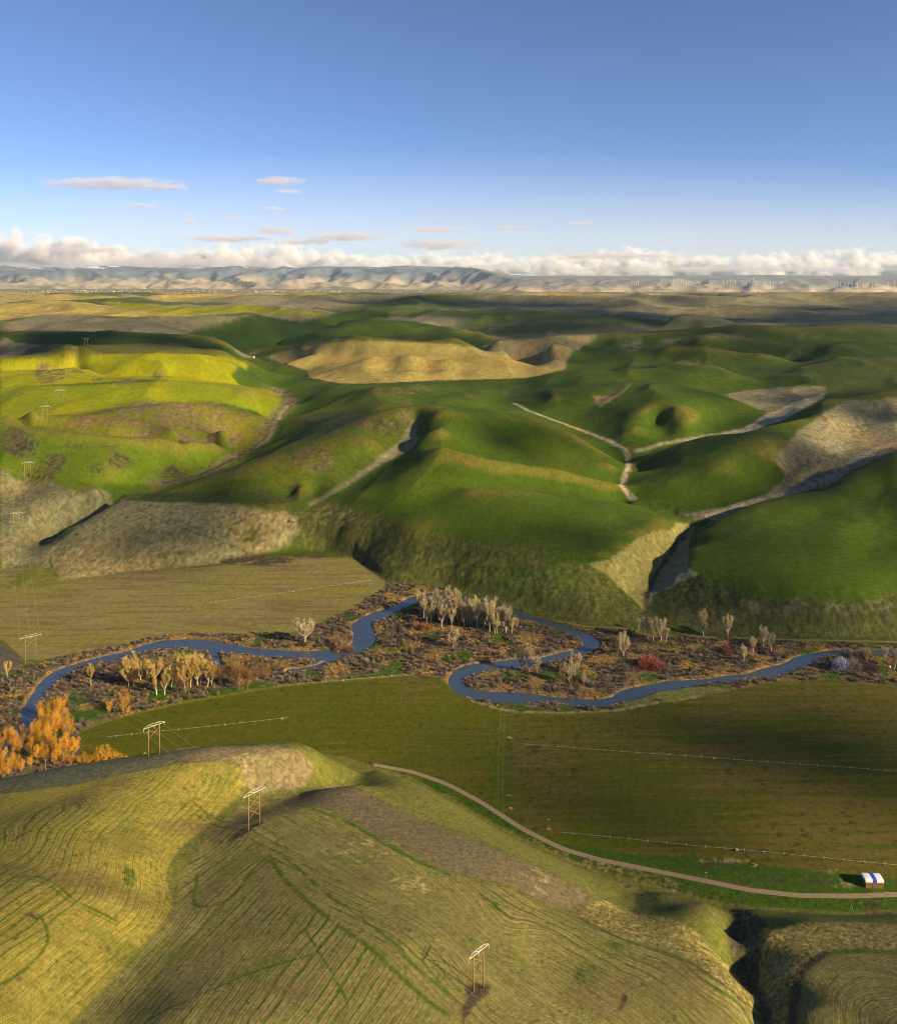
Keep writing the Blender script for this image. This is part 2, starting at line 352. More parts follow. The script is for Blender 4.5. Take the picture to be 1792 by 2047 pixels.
# mountains: long range with spurs running down to the plain; lower and nearer to the right
um = GX / GY
t_m = um * 30000
wxm = t_m + 900 * fbm(t_m, GY, 1 / 5200., 3, ox=2.2)
spur = 1 - np.abs(fbm(wxm, GY * 0.38, 1 / 2600., 5, 0.52, ox=4.4)) * 2.3
Hleft = 1030 + 90 * fbm(t_m, GY * 0, 1 / 7000., 3, ox=6.1)
side = sstep(-0.02, 0.10, um + 0.012 * fbm(t_m, GY, 1 / 4000., 2, ox=1.1))
y0 = 27500 * (1 - side) + 19500 * side; y1 = 39500 * (1 - side) + 25500 * side
rise = np.clip((GY - y0 + 1500 * fbm(t_m, GY, 1 / 3000., 3, ox=9.9)) / (y1 - y0), 0, 1.25)
top = Hleft * (1 - side) + 425 * side
base_m = np.maximum(Roll, 0)
prof = np.clip(rise, 0, 1) ** 1.25
mz = base_m * (1 - prof) + prof * top
spa = np.sin(np.clip(rise, 0, 1) * math.pi * 0.93) ** 0.8 * (560 * (1 - side) + 190 * side)
mz = mz + spa * np.minimum(spur - 0.92, 0.05) * (rise > 0)
# pale ridge behind the low right-hand one
back = sstep(29000, 38500, GY + 1400 * fbm(t_m, GY, 1 / 5000., 2, ox=5.5)) * side
mz = mz + back * (150 + 40 * fbm(t_m, GY * 0.3, 1 / 4200., 3, ox=7.7))
mz = np.where(GY > 40500, np.minimum(mz, 1180), mz)
MT = sstep(0.0, 0.06, rise) * (GY > 17000)
FarZ = np.where(GY > 17000, mz, FarZ)
m = (GY > farY)
ramp = sstep(0, 26, GY - farY)
wxs = GX + 60 * fbm(GX, GY, 1 / 260., 2, ox=33.); wys = GY + 60 * fbm(GX, GY, 1 / 260., 2, ox=43.)
swell = (1 - 2.2 * np.abs(fbm(wxs, wys * .8, 1 / 330., 2, .45, ox=2.6))) - .45
spurs = (1 - 2.4 * np.abs(fbm(wxs * 1.1, wys * .6, 1 / 185., 2, .4, ox=12.6))) - .5
detail = 1.4 * fbm(GX, GY, 1 / 60., 3, ox=2.0) * sstep(5, 30, FarZ) * (GY < 6000) + swell * np.interp(GY, [1000, 1500, 2500, 4200, 6200], [4., 8., 11., 20., 0.]) * sstep(20, 75, FarZ) + spurs * np.interp(GY, [1000, 1300, 2000, 2350, 4200], [1.2, 3.5, 4.5, 2.5, 2.5]) * sstep(35, 85, FarZ)
GZ = np.where(m, np.maximum(FarZ, 0.4) * ramp + detail * ramp, GZ)
# rough banks on the bluffs
bl = sstep(4, 16, GZ) * (1 - sstep(30, 44, GZ)) * m * (GY < 1300)
GZ = GZ + bl * (1.6 * fbm(GX, GY, 1 / 16., 3, ox=5.2) - 1.3 * np.abs(fbm(GX, GY * 0.35, 1 / 22., 2, ox=6.2)))
GZ[:i_n] += 0.25 * fbm(GX[:i_n], GY[:i_n], 1 / 20., 3, ox=4.0) * sstep(2, 20, GZ[:i_n])

# what is seen in a given direction: nearest point of the terrain along that line of sight
proj = HY + FOC * (CAMZ - GZ) / GY
cmin = np.minimum.accumulate(proj, 0)
def hit(x, y):
    u = (x - CX) / FOC
    c0, t = col_at(u)
    Ys = []
    for k in (c0, c0 + 1):
        a = cmin[:, k]
        i = int(np.searchsorted(-a, -y))
        i = min(max(i, 1), NROW - 1)
        p0, p1 = a[i - 1], a[i]
        f = 0 if p0 == p1 else (p0 - y) / (p0 - p1)
        f = min(max(f, 0), 1)
        Ys.append(Yrow[i - 1] * (1 - f) + Yrow[i] * f)
    Y = Ys[0] * (1 - t) + Ys[1] * t if abs(Ys[0] - Ys[1]) < 0.06 * Ys[0] else min(Ys)
    return u * Y, Y
def ground(X, Y):
    c0, t = col_at(X / Y)
    i = int(np.clip(np.searchsorted(Yrow, Y) - 1, 0, NROW - 2)); f = min(max((Y - Yrow[i]) / (Yrow[i + 1] - Yrow[i]), 0), 1)
    a = GZ[i, c0] * (1 - t) + GZ[i, c0 + 1] * t; b = GZ[i + 1, c0] * (1 - t) + GZ[i + 1, c0 + 1] * t
    return float(a * (1 - f) + b * f)
def hits(pts, step=14):
    return [hit(p[0], p[1]) for p in densify(pts, step)]

# --- river
RIV = [(-900, 1640), (-260, 1590), (-60, 1522), (5, 1498), (30, 1480), (45, 1462), (58, 1442), (56, 1420), (72, 1394), (97, 1360), (130, 1338), (175, 1323), (235, 1311), (300, 1292), (340, 1285), (380, 1285), (420, 1291), (475, 1298), (540, 1305),
       (600, 1308), (660, 1309), (705, 1300), (730, 1283), (727, 1262), (718, 1247), (750, 1231), (790, 1216), (820, 1201), (845, 1189), (885, 1187), (946, 1202), (1021, 1222), (1071, 1237), (1121, 1254), (1166, 1268),
       (1186, 1284), (1173, 1297), (1136, 1307), (1086, 1319), (1021, 1327), (961, 1332), (926, 1342), (908, 1357), (916, 1374), (941, 1387), (996, 1393), (1061, 1394), (1111, 1398), (1176, 1406), (1221, 1402), (1256, 1387),
       (1311, 1372), (1396, 1362), (1471, 1354), (1536, 1344), (1586, 1329), (1611, 1315), (1646, 1305), (1696, 1303), (1792, 1303), (1960, 1303), (2650, 1300)]
RIVB = [[(424, 1292), (430, 1312), (437, 1332)], [(700, 1303), (660, 1320), (625, 1335), (575, 1340)]]
def smooth_line(P, n):
    P = np.array(P, float)
    for _ in range(n):
        Q = np.empty((2 * len(P), 2)); Q[0::2][:len(P)] = P
        a = P[:-1] * .75 + P[1:] * .25; b = P[:-1] * .25 + P[1:] * .75
        P = np.concatenate([P[:1], np.stack([a, b], 1).reshape(-1, 2), P[-1:]])
    return P
rivW = smooth_line([px_plane(x, y) for x, y in RIV], 2)
rivB = [smooth_line([px_plane(x, y) for x, y in b], 2) for b in RIVB]
def half_width(P):
    X, Y = P[:, 0], P[:, 1]
    u = X / Y
    w = np.interp(u, [-.6, -.42, -.33, -.2, -.12, 0.0, .1, .2, .3, .4, .6], [6.0, 7.0, 10.5, 9.5, 10.0, 8.0, 8.2, 7.2, 6.5, 7.0, 6.5])
    return w + 1.5 * np.sin(X / 23.) + 1.1 * np.sin(X / 9. + Y / 13.) + 1.2 * fbm(X, Y, 1 / 14., 2, ox=4.)
def dist_line(X, Y, L, hw=None):
    best = np.full(X.shape, 1e9)
    for k in range(len(L) - 1):
        ax, ay = L[k]; bx, by = L[k + 1]; dx, dy = bx - ax, by - ay; q = dx * dx + dy * dy + 1e-9
        t = np.clip(((X - ax) * dx + (Y - ay) * dy) / q, 0, 1)
        d = np.sqrt((X - ax - t * dx) ** 2 + (Y - ay - t * dy) ** 2)
        if hw is not None: d = d - (hw[k] * (1 - t) + hw[k + 1] * t)
        best = np.minimum(best, d)
    return best
r0, r1 = int(np.searchsorted(Yrow, 610)), int(np.searchsorted(Yrow, 1060))
dR = dist_line(GX[r0:r1], GY[r0:r1], rivW, half_width(rivW))
for b in rivB: dR = np.minimum(dR, dist_line(GX[r0:r1], GY[r0:r1], b, np.full(len(b), 3.6)))
RIVD = np.full(GZ.shape, 1e3); RIVD[r0:r1] = dR
GZ[r0:r1] -= 3.4 * (1 - sstep(-3.0, 1.6, dR)) * (1 - sstep(3, 12, GZ[r0:r1]))

# =====================================================================
# ground colours (crops, stubble, dry grass, soil; crest light and mountain shade painted in)
# =====================================================================
C = {k: np.array(v) for k, v in dict(
    green=(0.044, 0.076, 0.004), dgreen=(0.032, 0.064, 0.008), lime=(0.200, 0.205, 0.002), tan=(0.225, 0.190, 0.085), gtan=(0.178, 0.158, 0.088), gold=(0.290, 0.228, 0.062), olive=(0.088, 0.090, 0.018),
    rough=(0.074, 0.080, 0.018), drough=(0.052, 0.060, 0.016), ygreen=(0.160, 0.150, 0.016), pale=(0.330, 0.285, 0.175), soil=(0.060, 0.044, 0.028), brown=(0.120, 0.086, 0.046), purple=(0.130, 0.102, 0.056),
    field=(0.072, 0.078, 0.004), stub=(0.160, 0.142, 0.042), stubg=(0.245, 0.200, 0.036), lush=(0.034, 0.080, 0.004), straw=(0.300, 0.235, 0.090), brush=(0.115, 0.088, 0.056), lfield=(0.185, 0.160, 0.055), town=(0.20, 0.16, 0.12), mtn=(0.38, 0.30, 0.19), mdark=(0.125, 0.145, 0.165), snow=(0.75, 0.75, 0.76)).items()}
COL = np.empty(GZ.shape + (3,), np.float32)
COL[:] = C['green']
RGH = np.full(GZ.shape, 0.25, np.float32)          # how tufted the cover is
jx = fbm(GX, GY, 1 / 28., 3, ox=11.) * np.clip(GY * 0.0035, 1.5, 40); jy = fbm(GX, GY, 1 / 28., 3, ox=21.) * np.clip(GY * 0.0035, 1.5, 40)
PX = GX + jx; PY = GY + jy
def pip(poly):
    P = np.array(poly); x0, y0 = P.min(0); x1, y1 = P.max(0)
    ra, rb = np.searchsorted(Yrow, [y0 - 45, y1 + 45]); ra = max(ra - 1, 0); rb = min(rb + 1, NROW)
    X = PX[ra:rb]; Y = PY[ra:rb]
    ins = np.zeros(X.shape, bool)
    sel = (X >= x0) & (X <= x1) & (Y >= y0) & (Y <= y1)
    x = X[sel]; y = Y[sel]; r = np.zeros(x.shape, bool)
    for (ax, ay), (bx, by) in zip(P, np.roll(P, -1, 0)):
        if ay == by: continue
        cnd = ((ay > y) != (by > y)) & (x < (bx - ax) * (y - ay) / (by - ay) + ax)
        r ^= cnd
    ins[sel] = r
    return slice(ra, rb), ins.astype(np.float32)
def paint(pts, colour, amount=1.0, rough=None, soft=1, closed=True, noise=None):
    """cover an outlined patch of ground"""
    W = hits(list(pts) + ([pts[0]] if closed else []))
    sl, a = pip(W)
    a = blur(a, soft) * amount
    if noise is not None:
        fr, lo, hi = noise
        a = a * sstep(lo, hi, fbm(GX[sl], GY[sl], 1. / fr, 4, 0.6, ox=float(pts[0][0] % 37)))
    COL[sl] = COL[sl] * (1 - a[..., None]) + np.asarray(C[colour] if isinstance(colour, str) else colour) * a[..., None]
    if rough is not None: RGH[sl] = RGH[sl] * (1 - a) + rough * a
def strip(pts, colour, width, amount=1.0, rough=None, soft=0.5, noise=None, world=False):
    """cover a band along a line (width in metres)"""
    L = np.array(pts) if world else smooth_line(hits(pts, 10 if len(pts) > 12 else 400), 3 if len(pts) <= 12 else 1)
    if world is False and len(pts) <= 12: L = np.array(hits(pts, 12)) if max(p[1] for p in pts) < 1150 else L
    x0, y0 = L.min(0) - width * 2 - 5; x1, y1 = L.max(0) + width * 2 + 5
    ra, rb = np.searchsorted(Yrow, [y0, y1]); ra = max(ra - 1, 0); rb = min(rb + 1, NROW)
    uu = [min(x0 / y0, x0 / y1, x1 / y0, x1 / y1), max(x0 / y0, x0 / y1, x1 / y0, x1 / y1)]
    ca, cb = np.searchsorted(ucol, uu); ca = max(ca - 1, 0); cb = min(cb + 1, NCOL)
    if rb <= ra or cb <= ca: return
    sl = (slice(ra, rb), slice(ca, cb))
    d = dist_line(PX[sl] * .5 + GX[sl] * .5, PY[sl] * .5 + GY[sl] * .5, L)
    a = (1 - sstep(width * 0.5 * (1 - soft), width * 0.5 * (1 + soft), d)) * amount
    if noise is not None:
        fr, lo, hi = noise
        a = a * sstep(lo, hi, fbm(GX[sl], GY[sl], 1. / fr, 4, 0.6, ox=float(pts[0][0] % 37)))
    a = a[..., None]
    COL[sl] = COL[sl] * (1 - a) + C[colour] * a
    if rough is not None: RGH[sl] = RGH[sl] * (1 - a[..., 0]) + rough * a[..., 0]
def blob(k, x, y, rx, ry, colour, amount=1.0, fr=14., lo=-0.15, hi=0.1, rough=0.9):
    ox, oy = OFF[k] if k else (0, 0)
    s = 2 if k else 1
    pts = [((x + rx * math.cos(t)) / s + ox, (y + ry * math.sin(t)) / s + oy) for t in np.linspace(0, 2 * math.pi, 17)[:-1]]
    paint(pts, colour, amount, rough, 2, noise=(fr, lo, hi))

# -- far country: dry grass with patches of winter wheat
fw = sstep(3300, 3500, GY)[..., None]
patch = (sstep(0.02, 0.10, fbm(GX, GY, 1 / 1900., 2, 0.35, ox=12.5)) * (1 - .85 * sstep(-.02, .06, GX / GY) * sstep(4300, 5000, GY)))[..., None]
goldp = sstep(-0.1, 0.25, fbm(GX, GY, 1 / 2600., 2, 0.4, ox=31.5) - GX / GY * 0.7)[..., None]
base_far = C['gtan'] * (1 - goldp) + C['gold'] * goldp
base_far = base_far * (1 - 0.8 * patch) + C['green'] * 0.8 * patch
COL[:] = COL * (1 - fw) + base_far * fw
pw = sstep(13000, 15500, GY)[..., None]
strips = fbm(GX * 0.35, GY, 1 / 900., 3, 0.6, ox=14.)[..., None]
plain = C['tan'] * 0.95 + (C['town'] - C['tan']) * sstep(0.0, 0.2, strips) + (np.array([.10, .13, .04]) - C['tan']) * sstep(0.12, 0.3, -strips) * .8
COL[:] = COL * (1 - pw) + plain * pw
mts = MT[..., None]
forest_shade = sstep(0.42, 0.72, rise + 0.30 * fbm(GX, GY, 1 / 1500., 3, ox=3.9) + .25 * (spur - .5))[..., None] * (1 - .25 * side[..., None])  # dark upper slopes: forest, widened to paint in the cloud shadow there
mcol = C['mtn'] * (1 - forest_shade) + C['mdark'] * forest_shade
mg = sstep(0.05, 0.25, fbm(GX, GY, 1 / 2100., 3, ox=16.))[..., None] * sstep(0.5, 0.2, rise)[..., None]
mcol = mcol * (1 - 0.6 * mg) + np.array([.12, .14, .06]) * 0.6 * mg
sn = (sstep(880, 1010, GZ + 160 * fbm(GX, GY, 1 / 900., 4, 0.6, ox=8.)))[..., None] * sstep(0.0, 0.25, fbm(GX, GY, 1 / 1300., 3, ox=18.))[..., None]
mcol = mcol * (1 - sn) + C['snow'] * sn
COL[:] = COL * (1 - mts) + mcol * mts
RGH[GY > 3300] = 0.35

zf = lambda pts: [(573.4 + x * .28, 659.5 + y * .28) for x, y in pts]
zl = lambda pts: [(x * .28, 573.4 + y * .28) for x, y in pts]
zm = lambda pts: [(501.8 + x * .32, 573.4 + y * .32) for x, y in pts]
# left hills
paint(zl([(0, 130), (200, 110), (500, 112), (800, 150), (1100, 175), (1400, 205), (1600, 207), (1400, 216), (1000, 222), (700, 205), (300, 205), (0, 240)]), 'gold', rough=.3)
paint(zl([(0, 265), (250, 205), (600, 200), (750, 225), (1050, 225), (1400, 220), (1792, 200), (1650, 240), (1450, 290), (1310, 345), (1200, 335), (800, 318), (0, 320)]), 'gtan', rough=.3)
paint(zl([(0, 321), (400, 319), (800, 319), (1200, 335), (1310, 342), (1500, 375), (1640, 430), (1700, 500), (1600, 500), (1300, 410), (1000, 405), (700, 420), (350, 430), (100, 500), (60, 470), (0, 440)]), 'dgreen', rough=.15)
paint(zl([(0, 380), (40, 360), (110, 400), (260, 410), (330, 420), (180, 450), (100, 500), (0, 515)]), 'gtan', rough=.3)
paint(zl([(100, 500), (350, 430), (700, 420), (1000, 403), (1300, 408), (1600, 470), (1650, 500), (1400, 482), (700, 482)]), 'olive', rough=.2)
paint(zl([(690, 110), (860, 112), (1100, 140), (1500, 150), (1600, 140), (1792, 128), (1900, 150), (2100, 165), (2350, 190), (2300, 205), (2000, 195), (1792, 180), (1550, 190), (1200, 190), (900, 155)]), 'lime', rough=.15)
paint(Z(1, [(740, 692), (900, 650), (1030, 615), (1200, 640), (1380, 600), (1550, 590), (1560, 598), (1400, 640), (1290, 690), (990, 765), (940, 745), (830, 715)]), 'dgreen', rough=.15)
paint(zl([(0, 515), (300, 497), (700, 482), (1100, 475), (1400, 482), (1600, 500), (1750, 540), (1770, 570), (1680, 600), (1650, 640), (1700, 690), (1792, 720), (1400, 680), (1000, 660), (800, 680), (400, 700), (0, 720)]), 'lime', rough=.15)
paint(Z(3, [(0, 185), (300, 180), (700, 160), (1050, 190), (1130, 220), (1130, 260), (1080, 300), (900, 250), (600, 255), (300, 290), (0, 325)]), (0.135, 0.160, 0.004), rough=.15)
paint(Z(3, [(0, 330), (200, 300), (450, 270), (650, 255), (850, 250), (1000, 290), (1090, 320), (1060, 390), (1000, 440), (850, 410), (450, 385), (150, 350)]), (0.105, 0.110, 0.010), rough=.2)
paint(Z(3, [(0, 470), (100, 360), (250, 372), (450, 385), (700, 405), (900, 415), (1000, 440), (900, 500), (800, 545), (650, 577), (450, 570), (300, 605), (200, 560), (130, 570), (60, 540), (0, 520)]), (0.080, 0.118, 0.005), rough=.15)
for b in [(200, 135, 62, 42), (160, 110, 20, 40), (500, 165, 50, 14), (630, 140, 28, 18), (390, 158, 30, 10), (310, 125, 30, 8)]: blob(3, *b, 'brown', .9, 18.)
for b in [(600, 300, 200, 60), (800, 350, 120, 60), (700, 270, 200, 26), (350, 330, 120, 30), (560, 370, 90, 34), (900, 390, 110, 26), (930, 300, 80, 30)]: blob(3, *b, 'brown', .85, 30., -0.12, 0.15)
for b in [(90, 420, 70, 50), (60, 400, 60, 60), (215, 490, 50, 40), (160, 540, 60, 30), (110, 575, 45, 22), (470, 480, 50, 32), (390, 510, 30, 20), (520, 492, 30, 8), (700, 525, 60, 26), (660, 560, 24, 20), (440, 430, 40, 8), (300, 425, 50, 10)]: blob(3, *b, 'soil', .9, 12., -0.2, 0.05)
# creek bed
strip(Z(3, [(630, 578), (800, 545), (900, 500), (1000, 445), (1060, 400), (1080, 330), (1150, 270), (1160, 240), (1110, 195), (1070, 185)]), 'purple', 34, .85, .9, noise=(16., -.35, 0.0))
strip(Z(3, [(1000, 445), (1080, 390), (1100, 320), (1150, 260)]), 'gtan', 9, .7, .8)
strip(Z(3, [(650, 572), (800, 538), (900, 492), (1000, 436)]), 'soil', 7, .9, .9)
strip(Z(3, [(960, 50), (990, 60), (1080, 30), (1150, 5)]), 'gtan', 40, .8, .6)
# tan bluff, lower left
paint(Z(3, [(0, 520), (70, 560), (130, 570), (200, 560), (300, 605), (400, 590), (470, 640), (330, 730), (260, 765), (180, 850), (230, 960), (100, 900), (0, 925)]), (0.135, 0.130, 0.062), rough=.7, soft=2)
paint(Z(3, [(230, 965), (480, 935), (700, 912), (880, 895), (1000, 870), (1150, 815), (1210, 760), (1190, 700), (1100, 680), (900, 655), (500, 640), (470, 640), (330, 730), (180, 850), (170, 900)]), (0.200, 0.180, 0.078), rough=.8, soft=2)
blob(3, 700, 880, 110, 40, 'rough', .8, 60., -.3, .2); blob(3, 1000, 770, 70, 45, 'rough', .9, 40., -.3, .1); blob(3, 225, 800, 50, 45, 'purple', .5, 20., -.2, .2)
paint(Z(3, [(500, 615), (900, 600), (1250, 590), (1270, 640), (1100, 660), (900, 640), (520, 640)]), 'drough', .8, .7, 3, noise=(40., -.35, .1))
blob(3, 250, 640, 90, 50, 'tan', .5, 50., -.2, .3)
for p in ([(90, 590), (95, 650), (130, 710), (150, 745)], [(50, 610), (90, 650)], [(1240, 660), (1000, 700), (930, 740), (900, 790)], [(560, 680), (700, 740), (850, 790), (1000, 850)]): strip(Z(3, p), 'drough', 3.2, .5)
# spur M1 and scrub on it
paint(Z(3, [(510, 610), (800, 565), (1000, 450), (1080, 400), (1160, 340), (1300, 250), (1480, 200), (1650, 230), (1660, 300), (1640, 400), (1400, 560), (1250, 600), (900, 600)]), (0.070, 0.094, 0.008), rough=.3, soft=2)
for b in [(1330, 380, 50, 26), (1250, 470, 90, 60), (1500, 330, 180, 26), (1620, 290, 70, 20), (1600, 200, 130, 16), (1350, 310, 200, 14)]: blob(3, *b, 'brown', .75, 22., -.2, .15)
blob(3, 1560, 350, 80, 36, 'drough', .9, 20., -.3, 0); blob(3, 1170, 715, 35, 40, 'soil', .8, 12., -.2, .1); blob(3, 1150, 585, 60, 8, 'soil', .8, 12., -.2, .1)
paint(Z(3, [(1660, 310), (1668, 400), (1650, 430), (1500, 510), (1400, 575), (1240, 665), (1230, 655), (1390, 560), (1490, 490), (1600, 400), (1640, 330)]), 'gtan', .95, .6, 2, noise=(14., -.7, -.2))
# bluff below F1
paint(Z(3, [(1180, 690), (1320, 642), (1500, 692), (1600, 742), (1660, 767), (1792, 782)]) + Z(4, [(150, 818), (300, 853), (450, 883), (560, 896), (640, 950), (700, 1010), (780, 1090), (790, 1160), (560, 1150), (200, 1060), (0, 990)]) + Z(3, [(1570, 975), (1530, 960), (1420, 880), (1300, 845), (1150, 815), (1210, 760)]), 'rough', rough=.9, soft=2)
blob(3, 1480, 890, 60, 40, 'soil', .8, 16., -.3, 0); blob(4, 150, 840, 260, 40, 'drough', .8, 14., -.25, .1); blob(4, 400, 900, 300, 60, 'green', .7, 60., -.2, .2); blob(4, 480, 1020, 60, 30, 'drough', .8, 15., -.25, 0)
blob(4, 300, 960, 280, 60, 'lush', .35, 40., -.2, .3); blob(3, 1340, 700, 90, 40, 'tan', .6, 20., -.1, .2); blob(3, 1480, 720, 70, 40, 'drough', .5, 30., -.2, .2)
# spur by the ravine, ravine sides
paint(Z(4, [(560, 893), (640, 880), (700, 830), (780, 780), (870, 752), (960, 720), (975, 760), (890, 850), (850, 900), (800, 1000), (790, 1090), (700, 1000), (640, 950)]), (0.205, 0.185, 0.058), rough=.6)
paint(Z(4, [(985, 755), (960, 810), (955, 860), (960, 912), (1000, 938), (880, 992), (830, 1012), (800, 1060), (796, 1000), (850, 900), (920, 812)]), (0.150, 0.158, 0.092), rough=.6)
paint(Z(4, [(1000, 938), (1100, 988), (1200, 1018), (1400, 1034), (1650, 1044), (1720, 1024), (1792, 1000), (2000, 980), (2000, 1205), (1300, 1196), (960, 1180), (790, 1160), (800, 1060), (880, 992)]), 'drough', rough=1.0, soft=2)
blob(4, 1400, 1060, 450, 24, 'gtan', .45, 25., -.1, .25); blob(4, 1300, 1110, 500, 40, 'soil', .5, 14., -.1, .2)
strip(Z(4, [(785, 1140), (790, 1060), (800, 1000), (850, 900), (930, 800), (985, 745), (900, 682)]), 'soil', 6, .8, .9)
# draws with pale dry grass and track
strip(Z(4, [(740, 636), (690, 580), (722, 500), (715, 460), (690, 425), (600, 385), (480, 340), (330, 285), (265, 252)]), 'pale', 10, .9, .5, noise=(14., -.7, -.25))
strip(Z(4, [(730, 620), (705, 570), (735, 500), (712, 450), (600, 392), (480, 346), (335, 292)]), 'brown', 4, .7, .5)
strip(Z(4, [(240, 240), (270, 200), (330, 155), (380, 145)]), 'soil', 16, .8, .9, noise=(10., -.2, .1))
paint(Z(4, [(735, 442), (850, 407), (1030, 378), (1180, 352), (1280, 288), (1400, 240), (1520, 203), (1510, 222), (1440, 262), (1340, 317), (1200, 364), (1030, 386), (860, 418), (760, 448)]), 'pale', .9, .6, 2, noise=(18., -.65, -.15))
paint(Z(4, [(1110, 215), (1180, 200), (1350, 185), (1500, 180), (1520, 200), (1400, 235), (1280, 285), (1240, 275), (1130, 230)]), 'gtan', .9, .7)
paint(Z(4, [(940, 690), (1100, 668), (1280, 610), (1340, 555), (1342, 520), (1300, 482), (1310, 450), (1400, 360), (1500, 290), (1580, 240), (1700, 235), (1792, 225), (1900, 210), (2000, 350), (1792, 443), (1700, 478), (1600, 528), (1510, 588), (1300, 630), (1150, 676), (1030, 718), (990, 725)]), 'gtan', .97, .8, 2, noise=(22., -.8, -.3))
strip(Z(4, [(1050, 706), (1200, 655), (1400, 600), (1540, 540), (1660, 455), (1792, 405)]), 'pale', 18, .7, .6, noise=(16., -.5, .1))
for b in [(1500, 470, 70, 20), (1450, 430, 60, 14), (1640, 350, 60, 40), (1400, 500, 60, 12)]: blob(4, *b, 'drough', .5, 10., 0, .25)
paint(Z(4, [(575, 222), (660, 218), (740, 163), (695, 210), (605, 272)]), 'tan', .8, .5)
paint(Z(4, [(640, 200), (700, 180), (740, 165), (660, 222), (580, 222)]), 'rough', .8, .7)
# K-hills
paint([(573, 701), (629, 685), (713, 679), (797, 683), (909, 688), (946, 695), (993, 682), (1075, 675), (1121, 672), (1196, 669), (1185, 680), (1150, 700), (1131, 722), (1136, 738), (1100, 745), (1049, 756), (965, 759), (853, 762), (741, 767), (680, 767), (615, 756), (611, 741), (573, 730), (530, 715)], 'gold', 1., .22)
paint([(946, 695), (993, 682), (1075, 675), (1121, 672), (1196, 669), (1185, 680), (1150, 700), (1131, 722), (1136, 738), (1075, 730), (1021, 716), (960, 703)], 'gtan', .7, .5)
strip([(1049, 757), (965, 760), (853, 763), (741, 768), (680, 768), (615, 757), (611, 741), (573, 730), (530, 716)], 'soil', 11, .9, .8)
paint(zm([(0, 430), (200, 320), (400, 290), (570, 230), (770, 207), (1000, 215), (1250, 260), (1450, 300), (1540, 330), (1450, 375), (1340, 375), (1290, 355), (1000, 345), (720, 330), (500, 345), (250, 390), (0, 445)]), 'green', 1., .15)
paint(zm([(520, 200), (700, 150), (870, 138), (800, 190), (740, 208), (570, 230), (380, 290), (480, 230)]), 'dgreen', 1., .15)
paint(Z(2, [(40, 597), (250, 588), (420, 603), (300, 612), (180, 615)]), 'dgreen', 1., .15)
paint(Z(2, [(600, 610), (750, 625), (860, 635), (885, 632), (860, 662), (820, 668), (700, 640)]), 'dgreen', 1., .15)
paint(Z(2, [(900, 632), (1100, 635), (1280, 658), (1200, 664), (1000, 672), (880, 662)]), (0.095, 0.105, 0.04), 1., .2)
paint([(1196, 670), (1321, 663), (1446, 655), (1596, 650), (1716, 648), (1792, 655), (1990, 655), (1990, 720), (1792, 713), (1676, 718), (1596, 735), (1500, 760), (1436, 738), (1376, 730), (1326, 730), (1256, 745), (1176, 742), (1131, 740), (1131, 722), (1150, 700), (1185, 682)], (0.046, 0.078, 0.007), 1., .2)
for b in [(1260, 690, 22, 16), (1375, 724, 24, 5), (1350, 682, 30, 6), (1595, 712, 26, 4), (1450, 672, 40, 4), (1620, 670, 30, 5)]:
    blob(0, *b, 'gtan', .75, 60., -.3, .1, .4)
paint([(1596, 735), (1676, 718), (1792, 713), (1990, 713), (1990, 765), (1792, 776), (1686, 796), (1640, 806), (1650, 780), (1646, 771), (1600, 760)], (0.058, 0.080, 0.014), 1., .3)
# soft mottling of all crops
mot = fbm(GX, GY, 1 / 120., 4, 0.55, ox=40.)[..., None]
COL *= (1 + 0.35 * mot * (GY < 9000)[..., None])
yl = sstep(0.02, 0.35, fbm(GX, GY, 1 / 170., 3, 0.5, ox=50.))[..., None] * ((GY > 1000) & (GY < 3200))[..., None]
COL[:] = COL * (1 - .35 * yl) + (COL * np.array([1.6, 1.15, .9])) * .35 * yl

# sunlit ridges painted into the colour: convex crests turn paler and yellower
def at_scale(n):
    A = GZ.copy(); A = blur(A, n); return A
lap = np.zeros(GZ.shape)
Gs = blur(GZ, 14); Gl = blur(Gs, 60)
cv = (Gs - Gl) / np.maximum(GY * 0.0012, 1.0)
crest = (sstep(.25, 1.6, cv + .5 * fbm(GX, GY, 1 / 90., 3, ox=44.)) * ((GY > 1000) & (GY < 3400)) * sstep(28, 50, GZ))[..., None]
dry = np.array([.150, .118, .022]); wheat = (COL[..., 1:2] > COL[..., 0:1] * 1.05)  # dry: warm sunlit tone laid on the crests
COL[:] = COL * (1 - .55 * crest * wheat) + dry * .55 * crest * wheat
# -- valley floor
VAL = (GY >= nearY) & (GY <= farY)
vm = blur(VAL[:i_f0 + 900].astype(np.float32), 1)[..., None]; vs = slice(0, i_f0 + 900)
COL[vs] = COL[vs] * (1 - vm) + C['field'] * vm
LF = Z(5, [(0, 60), (100, 45), (190, 55), (225, 75), (230, 105), (480, 70), (880, 40), (1000, 5), (1420, 10), (1470, 60), (1545, 105), (1520, 140), (1400, 215), (1280, 268), (1170, 308), (1000, 316), (800, 310), (650, 320), (550, 343), (400, 373), (190, 413), (100, 420), (0, 330), (-300, 330), (-1900, 420), (-1900, 80), (-300, 60)])
paint(LF, 'lfield', rough=.2, soft=1)
streak = fbm(GX * 0.08 + GY * 0.012, GY, 1 / 7., 3, .6, ox=3.)
LW = [px_plane(x, y) for x, y in densify(LF, 14)]
sl, a = pip(LW); a = blur(a, 1)
s1 = (a * sstep(-.1, .35, streak[sl]))[..., None]; COL[sl] = COL[sl] * (1 - .8 * s1) + np.array([.145, .095, .040]) * .8 * s1
